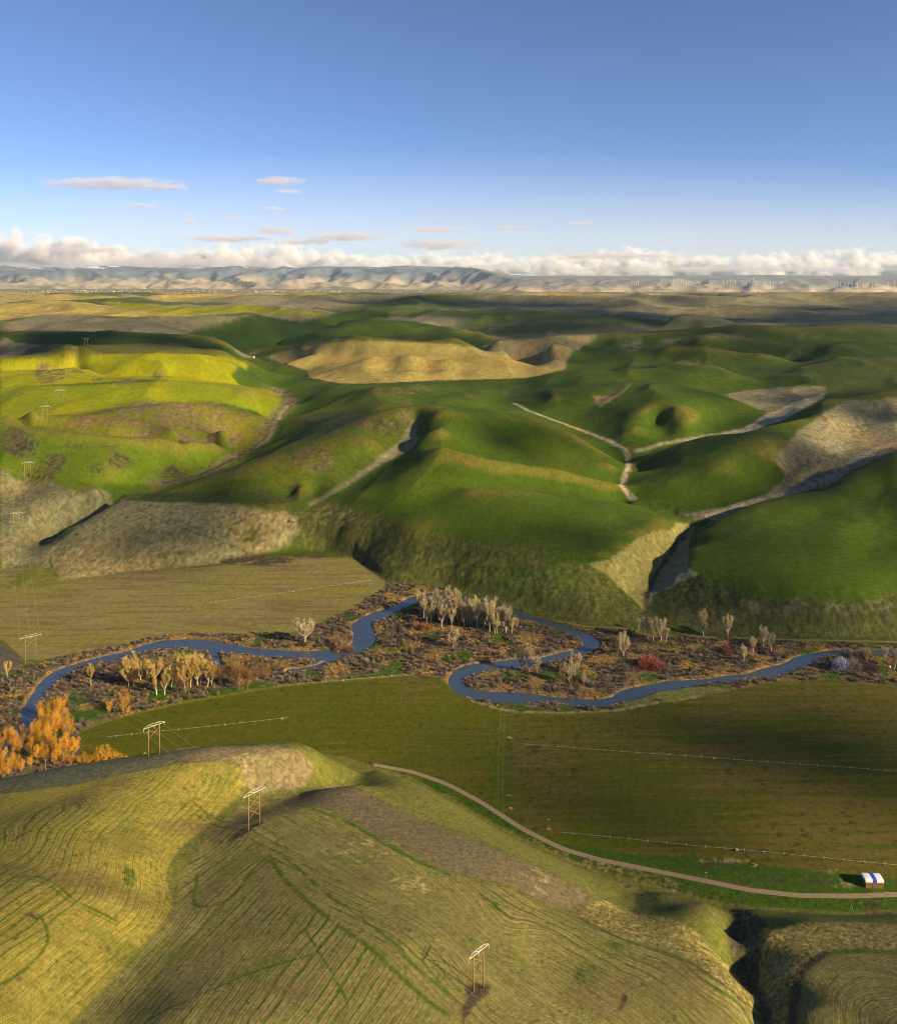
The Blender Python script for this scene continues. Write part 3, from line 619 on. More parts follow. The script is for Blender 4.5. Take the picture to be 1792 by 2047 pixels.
s2 = (a * sstep(.0, .4, -streak[sl] + .5 * fbm(GX[sl], GY[sl], 1 / 70., 2, ox=9.)))[..., None]; COL[sl] = COL[sl] * (1 - .75 * s2) + np.array([.165, .160, .022]) * .75 * s2
blob(5, 130, 90, 110, 40, 'green', .6, 40., -.3, .2, .2); blob(5, 150, 130, 140, 90, 'ygreen', .5, 60., -.3, .3, .2); blob(5, 600, 350, 500, 22, 'ygreen', .5, 40., -.3, .2, .2)
blob(5, 1020, 20, 150, 22, 'soil', .9, 18., -.35, -.05); blob(5, 1240, 0, 80, 12, 'soil', .9, 18., -.35, 0); blob(5, 900, 260, 300, 26, 'brown', .45, 30., -.2, .3, .2); blob(5, 360, 290, 100, 14, 'brown', .5, 30., -.2, .3, .2)
paint(Z(5, [(0, 340), (30, 370), (105, 425), (60, 450), (0, 470), (-300, 500), (-300, 340)]), (0.10, 0.085, 0.06), rough=.3)
strip(Z(5, [(40, 460), (120, 425), (190, 413)]), 'ygreen', 8, .6)
# streaks in the near irrigated field
streak2 = fbm(GX * 0.05 - GY * 0.004, GY, 1 / 5., 4, .6, ox=13.)
nf = ((GY > nearY) & (GY < 830) & (RIVD > 8)).astype(np.float32)
big = fbm(GX, GY, 1 / 130., 3, ox=5.)
s1 = (nf * sstep(.0, .5, streak2 + .6 * big + 0.25 * sstep(.05, .35, GX / GY)))[..., None]; COL[:] = COL * (1 - .75 * s1) + np.array([.120, .084, .022]) * .75 * s1
s2 = (nf * sstep(.1, .5, -streak2 - .3 * big))[..., None]; COL[:] = COL * (1 - .45 * s2) + np.array([.036, .066, .006]) * .45 * s2
s3 = (nf * sstep(.28, .42, fbm(GX, GY * 2, 1 / 9., 3, .6, ox=27.) + .35 * big))[..., None]; COL[:] = COL * (1 - .6 * s3) + np.array([.030, .028, .012]) * .6 * s3
for xo in (-4.5, 4.5):
    a_ = [px_plane(1003, 1425), px_plane(1000, 1580), px_plane(1000, 1640)]
    strip([(p[0] + xo * .4, p[1]) for p in a_], 'ygreen', 1.4, .5, world=True)
strip(Z(8, [(215, 0), (215, 150), (215, 330)]), 'lush', 16, .35)
# riverside corridor: litter under the brush
CORR = Z(5, [(-1900, 700), (-600, 560), (0, 478), (100, 448), (190, 415), (400, 375), (550, 345), (650, 322), (800, 312), (1000, 318), (1170, 310), (1280, 270), (1400, 215), (1520, 140), (1570, 110), (1750, 125)]) + \
       [(896, 1181), (996, 1214), (1096, 1239), (1176, 1257), (1246, 1260), (1296, 1268), (1420, 1277), (1546, 1283), (1792, 1289), (2650, 1290), (2650, 1367)] + \
       Z(6, [(1792, 440), (1700, 440), (1500, 425), (1300, 435), (1150, 465), (950, 500), (800, 520), (700, 545), (500, 555), (250, 555), (150, 530), (80, 500), (0, 440)]) + \
       Z(5, [(1780, 510), (1750, 485), (1650, 475), (1400, 495), (1110, 520), (950, 550), (780, 575), (640, 605), (520, 640), (400, 665), (330, 695), (315, 750), (320, 790), (330, 830), (200, 880), (0, 930), (-600, 1000), (-1900, 1060)])
CORRW = np.array([px_plane(x, y) for x, y in densify(CORR, 10)])
slC, aC = pip(CORRW); aC = blur(aC, 1)
COL[slC] = COL[slC] * (1 - aC[..., None]) + C['brush'] * aC[..., None]; RGH[slC] = RGH[slC] * (1 - aC) + 1.0 * aC
gp = (aC * sstep(.05, .25, fbm(GX[slC], GY[slC], 1 / 24., 3, ox=61.)))[..., None]; COL[slC] = COL[slC] * (1 - .8 * gp) + np.array([.19, .12, .04]) * .8 * gp
gg = (aC * sstep(.22, .32, fbm(GX[slC], GY[slC], 1 / 34., 3, ox=71.)))[..., None]; COL[slC] = COL[slC] * (1 - .8 * gg) + C['lush'] * .8 * gg
paint(Z(6, [(690, 530), (740, 480), (900, 455), (1130, 455), (1150, 465), (950, 500), (800, 522), (720, 545)]), (0.13, 0.14, 0.035), .9, .6)
for b in [(1030, 520, 70, 16), (900, 545, 160, 10), (1600, 378, 60, 10), (700, 570, 120, 10), (330, 640, 90, 26), (430, 620, 60, 16), (430, 545, 40, 8)]: blob(5, *b, 'lush', .95, 10., -.4, -.1, .6)
for b in [(410, 405, 60, 22), (1740, 400, 18, 60)]: blob(6, *b, 'lush', .8, 10., -.4, -.1, .6)
# gold fringe where grass meets the field
strip(Z(6, [(100, 510), (250, 556), (500, 556), (700, 546), (800, 522), (1000, 492)]), 'straw', 4, .7, .7, noise=(8., -.3, .1))
strip(Z(5, [(330, 700), (400, 668), (640, 607), (780, 577), (950, 552), (1110, 522), (1400, 497), (1650, 476)]), 'ygreen', 5, .6, .5)

# -- hill in front
FGM = (GY < nearY)
fs = slice(0, i_n)
fm = blur(FGM[fs].astype(np.float32), 1)[..., None]
COL[fs] = COL[fs] * (1 - fm) + C['olive'] * 1.25 * fm; RGH[fs] = RGH[fs] * (1 - fm[..., 0]) + .5 * fm[..., 0]
left_field = Z(7, [(-500, 330), (0, 240), (300, 200), (520, 152), (640, 132), (720, 112), (880, 110), (950, 130), (978, 180), (955, 240), (900, 290), (850, 345), (760, 415), (690, 485), (662, 560), (680, 640), (690, 690), (640, 770), (480, 940), (280, 1160), (200, 1400), (-800, 1400)])
mid_field = Z(7, [(280, 1160), (480, 940), (640, 770), (700, 690), (720, 560), (820, 430), (900, 330), (960, 280), (1050, 265), (1150, 285), (1300, 300), (1500, 420), (1650, 500), (1792, 560)]) + Z(8, [(100, 590), (250, 620), (400, 700), (520, 735), (600, 772), (700, 818), (820, 842), (950, 892), (1080, 992), (1200, 1102), (1270, 1160), (1300, 1400)]) + Z(7, [(200, 1400)])
right_field = Z(8, [(1370, 1160), (1385, 1010), (1420, 930), (1480, 880), (1600, 866), (1792, 872), (2300, 890), (2300, 1400), (1365, 1400)])
paint(left_field, 'stubg', rough=.35); paint(mid_field, 'stub', rough=.35); paint(right_field, 'stub', rough=.35)
# sown rows bend with the hill: a smooth field whose level lines are the rows
def row_field(guides, k):
    P = []; v = []
    for s_, g in guides:
        for x, y in hits(Z(k, g), 40):
            P.append((x / 100, y / 100)); v.append(s_)
    return RBF(P, v, 0.10)
gl = row_field([(0, [(290, 1154), (480, 940), (640, 770), (690, 660), (665, 560), (690, 480), (760, 410), (850, 340), (920, 250), (975, 180)]),
                (1, [(100, 1154), (350, 930), (560, 740), (610, 620), (595, 540), (620, 460), (690, 390), (800, 280), (860, 200), (870, 170)]),
                (2, [(0, 1060), (230, 870), (450, 700), (500, 600), (510, 520), (540, 440), (620, 340), (730, 230), (770, 170)]),
                (3, [(0, 880), (150, 780), (330, 640), (360, 570), (400, 440), (460, 370), (560, 270), (680, 170)]),
                (4, [(0, 720), (120, 640), (240, 560), (280, 450), (330, 370), (440, 290), (580, 190)]),
                (5, [(0, 560), (100, 520), (180, 440), (260, 340), (380, 230), (520, 190)]), (6, [(0, 380), (120, 300), (300, 240), (480, 190)])], 7)
gm = row_field([(0, [(340, 1154), (600, 860), (760, 680), (900, 560), (1020, 470)]), (1, [(520, 1154), (760, 880), (930, 700), (1080, 540)]), (2, [(720, 1154), (900, 930), (1060, 740), (1170, 610)]),
                (3, [(920, 1154), (1080, 930), (1240, 740)]), (4, [(1120, 1154), (1260, 960), (1370, 820)]), (5, [(1330, 1154), (1440, 990), (1500, 890)]), (6, [(1500, 1154), (1600, 1020)])], 7)
gr = row_field([(0, [(0, 780), (100, 870), (230, 990), (350, 1080), (480, 1154)]), (1, [(150, 840), (300, 900), (450, 1000), (600, 1100), (680, 1154)]), (2, [(230, 780), (400, 800), (560, 900), (760, 1010), (900, 1120), (930, 1154)]),
                (3, [(500, 740), (680, 820), (900, 900), (1060, 1020), (1180, 1120), (1200, 1154)])], 8)
gq = row_field([(0, [(1400, 1154), (1410, 1000), (1500, 900), (1650, 875), (1792, 890)]), (1, [(1500, 1154), (1510, 1030), (1570, 950), (1680, 940), (1792, 960)]), (2, [(1640, 1154), (1640, 1100), (1700, 1060), (1792, 1050)])], 8)
path_split = np.array(hits(Z(7, [(900, 330), (1000, 420), (1070, 480), (1200, 620), (1400, 790), (1560, 930), (1700, 1060), (1850, 1200)]), 20))
ROWP = np.zeros(GZ.shape, np.float32); ROWM = np.zeros(GZ.shape, np.float32)   # sown-row coordinate and where rows stand
def rows_on(poly, rbf, per, green, pale, ga, pa, side=0, sharp=.35):
    W = hits(poly + [poly[0]]); sl, a = pip(W); a = blur(a, 2)
    X, Y = GX[sl], GY[sl]
    if side:
        yy = np.interp(X, path_split[np.argsort(path_split[:, 0]), 0], path_split[np.argsort(path_split[:, 0]), 1])
        a = a * (sstep(-3, 3, (yy - Y)) if side < 0 else sstep(-3, 3, (Y - yy)))
    s_ = np.zeros(X.shape); r = np.arange(0, X.shape[0]); 
    ci = np.unique(np.r_[np.arange(0, NCOL, 5), NCOL - 1]); ri = np.unique(np.r_[np.arange(0, len(r), 5), len(r) - 1])
    A = rbf(X[np.ix_(ri, ci)] / 100, Y[np.ix_(ri, ci)] / 100)
    B = np.stack([np.interp(np.arange(NCOL), ci, A[k]) for k in range(len(ri))])
    j = np.clip(np.searchsorted(ri, r, side='right') - 1, 0, len(ri) - 2); t = ((r - ri[j]) / (ri[j + 1] - ri[j]))[:, None]
    s_ = B[j] * (1 - t) + B[j + 1] * t
    s_ = s_ + .05 * fbm(X, Y, 1 / 18., 3, ox=7.)
    ph = s_ * per
    k_ = a > .93; ROWP[sl] = np.where(k_, ph, ROWP[sl]); ROWM[sl] = np.where(k_, 1.0, ROWM[sl])
    cell = np.floor(ph); rnd = np.mod(np.sin(cell * 12.9898) * 43758.5453, 1.0)
    q = np.abs(np.mod(ph + .10 * fbm(X, Y, 1 / 12., 3, ox=3.3), 1) - .5) * 2                      # 0 in mid row, 1 at the seam
    brk = sstep(-.35, .25, fbm(X, Y, 1 / 26., 3, ox=17.) + .6 * (rnd - .5))
    g = a * sstep(1 - sharp * (0.5 + rnd), 1.0, q) * brk * ga
    fine = a * (.5 + .5 * np.sin(ph * 2 * np.pi * 4 + 3 * fbm(X, Y, 1 / 15., 2, ox=2.))) * .5 * sstep(-.3, .3, fbm(X, Y, 1 / 22., 3, ox=52.))
    pl = a * sstep(.45, .05, np.abs(q - .55)) * rnd * pa
    cc = COL[sl]
    strk = fbm(ph * 5.0, (X * .6 - Y * .4) * .03, 1.0, 3, .6, ox=63.)
    cc = cc * (1 + (a * .40 * strk)[..., None])
    cc = cc * (1 - .5 * fine[..., None])
    cc = cc * (1 - pl[..., None]) + np.array(pale) * pl[..., None]
    cc = cc * (1 - g[..., None]) + np.array(green) * g[..., None]
    COL[sl] = cc
rows_on(left_field, gl, 3.4, (.070, .112, .008), (.30, .235, .06), 1.0, .6)
rows_on(mid_field, gm, 3.0, (.048, .082, .010), (.28, .21, .075), 1.0, .6, side=-1)
rows_on(mid_field, gr, 4.6, (.046, .080, .010), (.28, .21, .075), .95, .6, side=1)
rows_on(right_field, gq, 3.0, (.055, .085, .015), (.23, .18, .08), .7, .5)
ROWM = np.where((ROWM > 0) & (np.abs(np.gradient(ROWP, axis=1)) < .8) & (np.abs(np.gradient(ROWP, axis=0)) < .8), 1.0, 0.0); ROWM[fs] = np.minimum(ROWM[fs], blur(ROWM[fs], 2) ** 3)
# mottling inside the stubble
sb = fm[..., 0] * sstep(.05, .4, fbm(GX[fs], GY[fs], 1 / 45., 4, .55, ox=81.)); COL[fs] = COL[fs] * (1 - .45 * sb[..., None]) + np.array([.125, .085, .040]) * .45 * sb[..., None]
sb = fm[..., 0] * sstep(.15, .5, fbm(GX[fs], GY[fs], 1 / 30., 4, .6, ox=91.)); COL[fs] = COL[fs] * (1 - .5 * sb[..., None]) + np.array([.09, .115, .018]) * .5 * sb[..., None]
sp = fm[..., 0] * sstep(.36, .46, fbm(GX[fs], GY[fs], 1 / 5., 3, .6, ox=95.)); COL[fs] = COL[fs] * (1 - .55 * sp[..., None]) + np.array([.055, .045, .02]) * .55 * sp[..., None]
# other patches on the hill
paint(Z(7, [(-500, 230), (0, 180), (150, 145), (300, 120), (500, 92), (620, 80), (720, 50), (740, 105), (640, 130), (520, 150), (300, 198), (0, 238), (-500, 330)]), (0.120, 0.118, 0.062), .95, .6, noise=(30., -.7, -.2))
paint(Z(7, [(720, 55), (860, 45), (1100, 48), (1200, 72), (1250, 110), (1250, 150), (1210, 205), (1100, 225), (1020, 235), (985, 200), (960, 130), (880, 105), (740, 105)]), (0.185, 0.140, 0.070), .9, .6)
blob(7, 1000, 90, 160, 30, 'straw', .6, 14., -.05, .2); blob(7, 990, 150, 30, 80, 'straw', .7, 10., -.2, .2)
paint(Z(7, [(1200, 65), (1300, 72), (1420, 98), (1500, 128), (1440, 160), (1250, 215), (1215, 205), (1255, 150), (1250, 110)]), (0.120, 0.118, 0.020), .95, .3)
paint(Z(7, [(1300, 190), (1420, 158), (1500, 128), (1640, 165), (1792, 240)]) + Z(8, [(250, 385), (450, 480), (620, 560), (760, 610), (720, 640), (600, 650), (500, 590), (400, 540), (200, 450), (0, 370)]) + Z(7, [(1650, 330), (1500, 250), (1420, 205)]), (0.135, 0.132, 0.028), .95, .45)
paint(Z(7, [(1050, 262), (1200, 235), (1330, 200), (1420, 205), (1500, 250), (1650, 330), (1792, 385)]) + Z(8, [(200, 460), (400, 550), (500, 600), (600, 660), (520, 700), (400, 690), (250, 600), (0, 550)]) + Z(7, [(1650, 480), (1500, 400), (1300, 290), (1150, 275)]), 'purple', .85, .5, 3)
blob(8, 330, 590, 90, 60, 'straw', .5, 9., .05, .25); blob(7, 1450, 470, 180, 60, 'straw', .5, 8., .1, .25); blob(7, 1650, 600, 90, 40, 'straw', .8, 7., -.1, .15)
tall = [Z(8, [(520, 730), (540, 690), (620, 660), (760, 720), (900, 735), (1000, 790), (1060, 870), (1150, 960), (1250, 1080), (1260, 1150), (1200, 1100), (1080, 990), (950, 890), (820, 840), (700, 815), (600, 770)]),
        Z(8, [(1250, 860), (1290, 790), (1400, 755), (1600, 750), (1792, 760), (2200, 770), (2200, 880), (1792, 866), (1600, 860), (1500, 870), (1420, 920), (1390, 1000), (1370, 1160), (1280, 1160), (1240, 1020)])]
for t_ in tall: paint(t_, (0.225, 0.185, 0.060), .95, 1.3)
strip(Z(8, [(520, 735), (700, 822), (950, 897), (1080, 995), (1240, 1140)]), 'drough', 2.2, .7)
strip(Z(8, [(1370, 1160), (1385, 1010), (1420, 930), (1480, 880), (1600, 862), (1792, 868)]), 'lush', 5, .7, .6); strip(Z(8, [(1370, 1160), (1385, 1010), (1430, 925), (1500, 872)]), 'soil', 4, .9, 1.)
paint(Z(8, [(1145, 690), (1180, 690), (1290, 770), (1245, 860), (1235, 1020), (1275, 1150), (1240, 1060), (1180, 960), (1130, 850)]), (0.085, 0.085, 0.045), .9, 1.2)
strip(Z(8, [(1150, 690), (1142, 760), (1130, 850), (1180, 960), (1230, 1030), (1272, 1150)]), 'soil', 6, .7, 1.)
strip(Z(8, [(765, 640), (768, 690), (750, 715)]), 'drough', 5, .8); blob(8, 715, 608, 14, 6, 'soil', 1., 30., -.9, -.5)
# foot of the hill and the lane side
paint(Z(8, [(-100, 190), (0, 250), (250, 390), (450, 480), (620, 545), (900, 620), (1100, 672), (1300, 692), (1600, 707), (1792, 702), (2200, 700), (2200, 660), (1792, 648), (1400, 652), (1200, 628), (1000, 590), (800, 548), (600, 508), (450, 465), (300, 388), (130, 280), (0, 212), (-100, 150)]), 'lush', .85, .8, 1, noise=(20., -.6, -.1))
paint(Z(8, [(300, 400), (430, 460), (700, 520), (880, 575), (1000, 640), (1100, 668), (900, 625), (620, 555), (450, 490)]), 'straw', .6, 1.2, 1, noise=(7., -.1, .2))
paint(Z(8, [(430, 430), (700, 470), (1000, 490), (1250, 520), (1500, 550), (1792, 575), (2200, 590), (2200, 632), (1792, 628), (1400, 636), (1000, 565), (700, 508), (500, 465)]), 'lush', .9, .5, 2)
for b in [(1100, 505, 100, 12), (1580, 590, 70, 22), (1550, 548, 60, 8)]: blob(8, *b, 'straw', .6, 8., -.1, .2, .8)
for b in [(1050, 520, 80, 10), (1680, 680, 60, 16), (1300, 580, 60, 14), (1480, 590, 50, 14), (1730, 715, 40, 8)]: blob(8, *b, 'soil', .8, 8., -.3, 0, .9)
# tractor turns and weedy tracks
for p, w in [([(1070, 480), (1120, 560), (1200, 640), (1300, 730), (1400, 800), (1560, 930), (1700, 1060), (1792, 1120)], 2.6), ([(1090, 460), (1180, 520), (1300, 640), (1400, 700), (1480, 760), (1600, 860), (1660, 930), (1792, 1040)], 2.0),
             ([(1250, 300), (1400, 350), (1600, 480), (1792, 560)], 3.5), ([(780, 680), (850, 690), (940, 640), (990, 560), (1060, 490)], 1.6), ([(790, 560), (770, 680), (800, 690)], 1.8), ([(60, 570), (150, 565), (230, 600), (290, 660), (350, 690), (470, 745)], 1.4),
             ([(60, 590), (120, 575), (210, 610), (270, 665), (340, 700), (460, 755)], .9), ([(150, 720), (190, 770), (190, 850), (120, 930), (0, 1000)], 1.3), ([(600, 1140), (800, 1040), (1000, 950), (1240, 880)], 1.4), ([(1220, 780), (1280, 880), (1350, 1000), (1380, 1060)], 1.2)]:
    strip(Z(7, p), 'lush', w, .75, noise=(14., -.5, 0))
rg = random.Random(12)
def ring(k, x, y, r1_, r2_, w=1.0, amt=.6):
    for q in (1.0, .86, .70):
        t0 = rg.uniform(0, 6.28); t1 = t0 + rg.uniform(3.2, 5.6); ex = rg.uniform(-8, 8)
        strip(Z(k, [(x + ex + r1_ * q * math.cos(t), y + r2_ * q * math.sin(t)) for t in np.linspace(t0, t1, 22)]), 'lush' if rg.random() < .7 else 'brown', .55 * w, amt * rg.uniform(.5, 1), noise=(14., -.4, .2))
for r_ in [(7, 1240, 392, 52, 28, 1.5), (7, 1140, 432, 44, 26, 1.5), (7, 1140, 432, 30, 17, .8), (7, 40, 500, 55, 40, 1.1), (7, 40, 500, 38, 26, .8), (7, 1230, 610, 40, 34, .9), (7, 1470, 760, 50, 34, 1.), (7, 1690, 960, 90, 50, 1.1), (7, 1690, 960, 66, 36, .8), (7, 880, 490, 60, 24, 1.), (7, 1580, 900, 60, 40, 1.2),
           (7, 1660, 780, 50, 40, 1.), (7, 320, 310, 60, 26, 1.), (7, 470, 215, 40, 16, 1.), (7, 840, 175, 40, 24, 1.1), (7, 180, 380, 26, 16, 1.2), (7, 120, 610, 100, 46, 1.), (8, 1580, 970, 50, 70, 1.6), (8, 1680, 1090, 90, 40, 1.4), (8, 230, 780, 60, 26, 1.), (8, 40, 960, 60, 70, 1.2)]: ring(*r_)
blob(7, 520, 570, 26, 40, 'lush', .7, 8., -.3, .1); blob(8, 230, 700, 70, 60, 'lush', .6, 20., -.2, .2); blob(8, 560, 960, 60, 50, 'lush', .5, 14., -.2, .2); blob(8, 680, 850, 60, 50, 'lush', .5, 14., -.2, .2)
for p, k in [([(1030, 350), (1060, 345), (1040, 362), (1005, 380), (960, 410), (905, 440), (930, 405), (975, 375)], 7), ([(60, 1015), (110, 995), (170, 1005), (165, 1035), (120, 1060), (100, 1090), (60, 1160), (55, 1100), (75, 1050)], 8), ([(690, 1030), (715, 1040), (708, 1070), (690, 1110), (682, 1130), (688, 1080)], 8),
             ([(905, 1115), (920, 1110), (910, 1150), (895, 1150)], 8), ([(920, 300), (945, 295), (935, 315)], 7), ([(92, 715), (130, 715), (155, 735), (140, 742)], 7)]:
    paint(Z(k, p), 'soil', .95, 1., 1, noise=(4., -.6, -.2))
strip(Z(7, [(120, 385), (80, 405), (50, 425)]), 'soil', 1.5, .8)
g = np.zeros(GZ.shape)
for q, lam in enumerate((1.2, 2.4, 4.8, 9.6, 19., 38., 77., 150., 300.)):
    w = np.exp(-np.log2(lam / np.maximum(GY * .0042, .6)) ** 2 / 1.5)
    ra = np.where(w.max(1) > .04)[0]
    if len(ra): s_ = slice(ra[0], ra[-1] + 1); g[s_] += w[s_] * perlin(GX[s_] / lam + 31.7 * q, GY[s_] / lam * .8 - 11.3 * q)
grain = g * (.10 + .42 * np.clip(RGH, 0, 1.2)) * (1 - MT * .6)
drill = .07 * np.sin(2 * np.pi * (GZ / 1.7 + 1.6 * fbm(GX, GY, 1 / 140., 3, ox=77.))) * (RGH < .32) * (GY > farY) * (GY < 2600)
COL *= (1 + grain + drill)[..., None]
COL = np.clip(COL, 0.003, 0.9)

# =====================================================================
# materials
# =====================================================================
def new_mat(name):
    m_ = bpy.data.materials.new(name); m_.use_nodes = True
    return m_, m_.node_tree.nodes, m_.node_tree.links, m_.node_tree.nodes['Principled BSDF']
def simple(name, c, rough=.85, var=.25, scale=3.0, metal=0.0):
    m_, n, l, b = new_mat(name)
    tc = n.new('ShaderNodeTexCoord'); no = n.new('ShaderNodeTexNoise'); no.inputs['Scale'].default_value = scale; no.inputs['Detail'].default_value = 4
    rp = n.new('ShaderNodeMix'); rp.data_type = 'RGBA'
    rp.inputs[6].default_value = tuple(x * (1 - var) for x in c) + (1,); rp.inputs[7].default_value = tuple(min(1, x * (1 + var)) for x in c) + (1,)
    l.new(tc.outputs['Object'], no.inputs['Vector']); l.new(no.outputs['Fac'], rp.inputs[0]); l.new(rp.outputs[2], b.inputs['Base Color'])
    b.inputs['Roughness'].default_value = rough; b.inputs['Metallic'].default_value = metal; b.inputs['Specular IOR Level'].default_value = .2
    return m_
def ground_mat():
    m_, n, l, b = new_mat('ground_cover')
    at = n.new('ShaderNodeAttribute'); at.attribute_name = 'Col'
    ra = n.new('ShaderNodeAttribute'); ra.attribute_name = 'Tuft'
    tc = n.new('ShaderNodeTexCoord')
    def noise(sc_, det=3, rough=.6):
        o = n.new('ShaderNodeTexNoise'); o.inputs['Scale'].default_value = sc_; o.inputs['Detail'].default_value = det; o.inputs['Roughness'].default_value = rough
        l.new(tc.outputs['Object'], o.inputs['Vector']); return o
    n1 = noise(.55); n2 = noise(.16); n3 = noise(1.6, 2); n4 = noise(.045, 3)
    rp = n.new('ShaderNodeAttribute'); rp.attribute_name = 'RowP'; rm = n.new('ShaderNodeAttribute'); rm.attribute_name = 'RowM'
    def mth(op, a, b_, clamp=False):
        o = n.new('ShaderNodeMath'); o.operation = op; o.use_clamp = clamp
        for i, v in enumerate((a, b_)):
            if isinstance(v, (int, float)): o.inputs[i].default_value = v
            else: l.new(v, o.inputs[i])
        return o.outputs[0]
    s = mth('ADD', mth('MULTIPLY', n1.outputs['Fac'], .5), mth('ADD', mth('MULTIPLY', n2.outputs['Fac'], .3), mth('MULTIPLY', n3.outputs['Fac'], .2)))
    dv = mth('SUBTRACT', s, .5)
    k = mth('MULTIPLY', dv, mth('ADD', mth('MULTIPLY', ra.outputs['Fac'], 2.6), .9))
    def comb(freq, amt, wob):
        ph_ = mth('ADD', mth('MULTIPLY', rp.outputs['Fac'], freq * 2 * math.pi), mth('MULTIPLY', n4.outputs['Fac'], wob))
        return mth('MULTIPLY', mth('SINE', ph_, 0.0), amt)
    rows_ = mth('MULTIPLY', mth('ADD', mth('ADD', comb(4, .15, 6.0), comb(7, .11, 11.0)), mth('ADD', comb(2, .10, 5.0), comb(12, .07, 9.0))), mth('MULTIPLY', rm.outputs['Fac'], mth('MAXIMUM', mth('MULTIPLY', mth('SUBTRACT', n2.outputs['Fac'], .25), 4.0), .1)))
    f = mth('ADD', mth('ADD', k, 1.0), rows_)
    mx = n.new('ShaderNodeVectorMath'); mx.operation = 'SCALE'
    l.new(at.outputs['Color'], mx.inputs[0]); l.new(f, mx.inputs['Scale'])
    l.new(mx.outputs[0], b.inputs['Base Color'])
    bp = n.new('ShaderNodeBump'); bp.inputs['Distance'].default_value = 1.0
    l.new(mth('MULTIPLY', ra.outputs['Fac'], .85), bp.inputs['Strength']); l.new(s, bp.inputs['Height']); l.new(bp.outputs[0], b.inputs['Normal'])
    b.inputs['Roughness'].default_value = .95; b.inputs['Specular IOR Level'].default_value = .08
    return m_
MG = ground_mat()

def tag(o, label=None, cat=None, group=None, kind=None):
    if label: o['label'] = label
    if cat: o['category'] = cat
    if group: o['group'] = group
    if kind: o['kind'] = kind
    return o
def np_mesh(name, V, F, mat, colors=None, tuft=None, smooth=True, more=None):
    """mesh from arrays; F is (n,3) or (n,4)"""
    me = bpy.data.meshes.new(name)
    V = np.ascontiguousarray(V, np.float32); F = np.ascontiguousarray(F, np.int32)
    k = F.shape[1]
    me.vertices.add(len(V)); me.vertices.foreach_set('co', V.ravel())
    me.loops.add(F.size); me.loops.foreach_set('vertex_index', F.ravel())
    me.polygons.add(len(F)); me.polygons.foreach_set('loop_start', np.arange(0, F.size, k, dtype=np.int32))
    me.update(calc_edges=True)
    if smooth: me.polygons.foreach_set('use_smooth', np.ones(len(F), bool))
    if colors is not None:
        a = me.attributes.new('Col', 'FLOAT_COLOR', 'POINT')
        a.data.foreach_set('color', np.c_[colors, np.ones(len(colors))].astype(np.float32).ravel())
    if tuft is not None:
        a = me.attributes.new('Tuft', 'FLOAT', 'POINT'); a.data.foreach_set('value', np.ascontiguousarray(tuft, np.float32).ravel())
    for an, av in (more or {}).items():
        a = me.attributes.new(an, 'FLOAT', 'POINT'); a.data.foreach_set('value', np.ascontiguousarray(av, np.float32).ravel())
    if mat is not None: me.materials.append(mat)
    me.update()
    return me
def link(name, me, parent=None):
    o = bpy.data.objects.new(name, me); col.objects.link(o); o.parent = parent
    return o

# split the sheet into the hill in front, the valley floor, the hills, the plain and the mountains
REG = np.full(GZ.shape, 2, np.int8)
REG[FGM] = 0; REG[VAL] = 1
PLAIN_R = int(np.searchsorted(Yrow, 14200))
REG[PLAIN_R:] = 3
REG[(GY > 17500) & (MT > 0.5)] = 4
SEAM = int(np.searchsorted(Yrow, 3000))
def sheet(rsel, csel, ids, names):
    X = GX[np.ix_(rsel, csel)]; Y = GY[np.ix_(rsel, csel)]; Zz = GZ[np.ix_(rsel, csel)]
    V = np.stack([X, Y, Zz], -1).reshape(-1, 3); Cc = COL[np.ix_(rsel, csel)].reshape(-1, 3); T = RGH[np.ix_(rsel, csel)].ravel(); RP_ = ROWP[np.ix_(rsel, csel)].ravel(); RM_ = ROWM[np.ix_(rsel, csel)].ravel(); G = REG[np.ix_(rsel, csel)]
    nr, nc = len(rsel), len(csel)
    idx = np.arange(nr * nc).reshape(nr, nc)
    Q = np.stack([idx[:-1, :-1], idx[:-1, 1:], idx[1:, 1:], idx[1:, :-1]], -1)
    g = G[:-1, :-1]
    for i in ids:
        q = Q[g == i]
        if len(q) == 0: continue
        u, inv = np.unique(q, return_inverse=True)
        yield names[i], V[u], inv.reshape(-1, 4), Cc[u], T[u], ({'RowP': RP_[u], 'RowM': RM_[u]} if i == 0 else None)
names = {0: 'stubble_hill', 1: 'valley_floor', 2: 'hills', 3: 'plain', 4: 'mountains'}
labels = {'stubble_hill': ('rounded stubble hill with bending crop rows above the dirt lane', 'hill'), 'valley_floor': ('flat valley floor with irrigated green field, stubble field and river brush', 'field'),
          'hills': ('rolling green wheat hills with dry draws beyond the river', 'hills'), 'plain': ('pale hazy plain before the mountains', 'plain'), 'mountains': ('hazy blue and tan mountain range on the horizon', 'mountains'), 'far_hills': ('distant dry tan and green hills before the plain', 'hills')}
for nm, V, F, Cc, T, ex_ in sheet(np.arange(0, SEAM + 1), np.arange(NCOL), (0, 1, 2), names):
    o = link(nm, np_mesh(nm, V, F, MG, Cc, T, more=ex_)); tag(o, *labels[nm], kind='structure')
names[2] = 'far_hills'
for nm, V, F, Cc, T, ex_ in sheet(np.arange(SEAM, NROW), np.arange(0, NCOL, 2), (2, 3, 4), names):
    o = link(nm, np_mesh(nm, V, F, MG, Cc, T, more=ex_)); tag(o, *labels[nm], kind='structure')

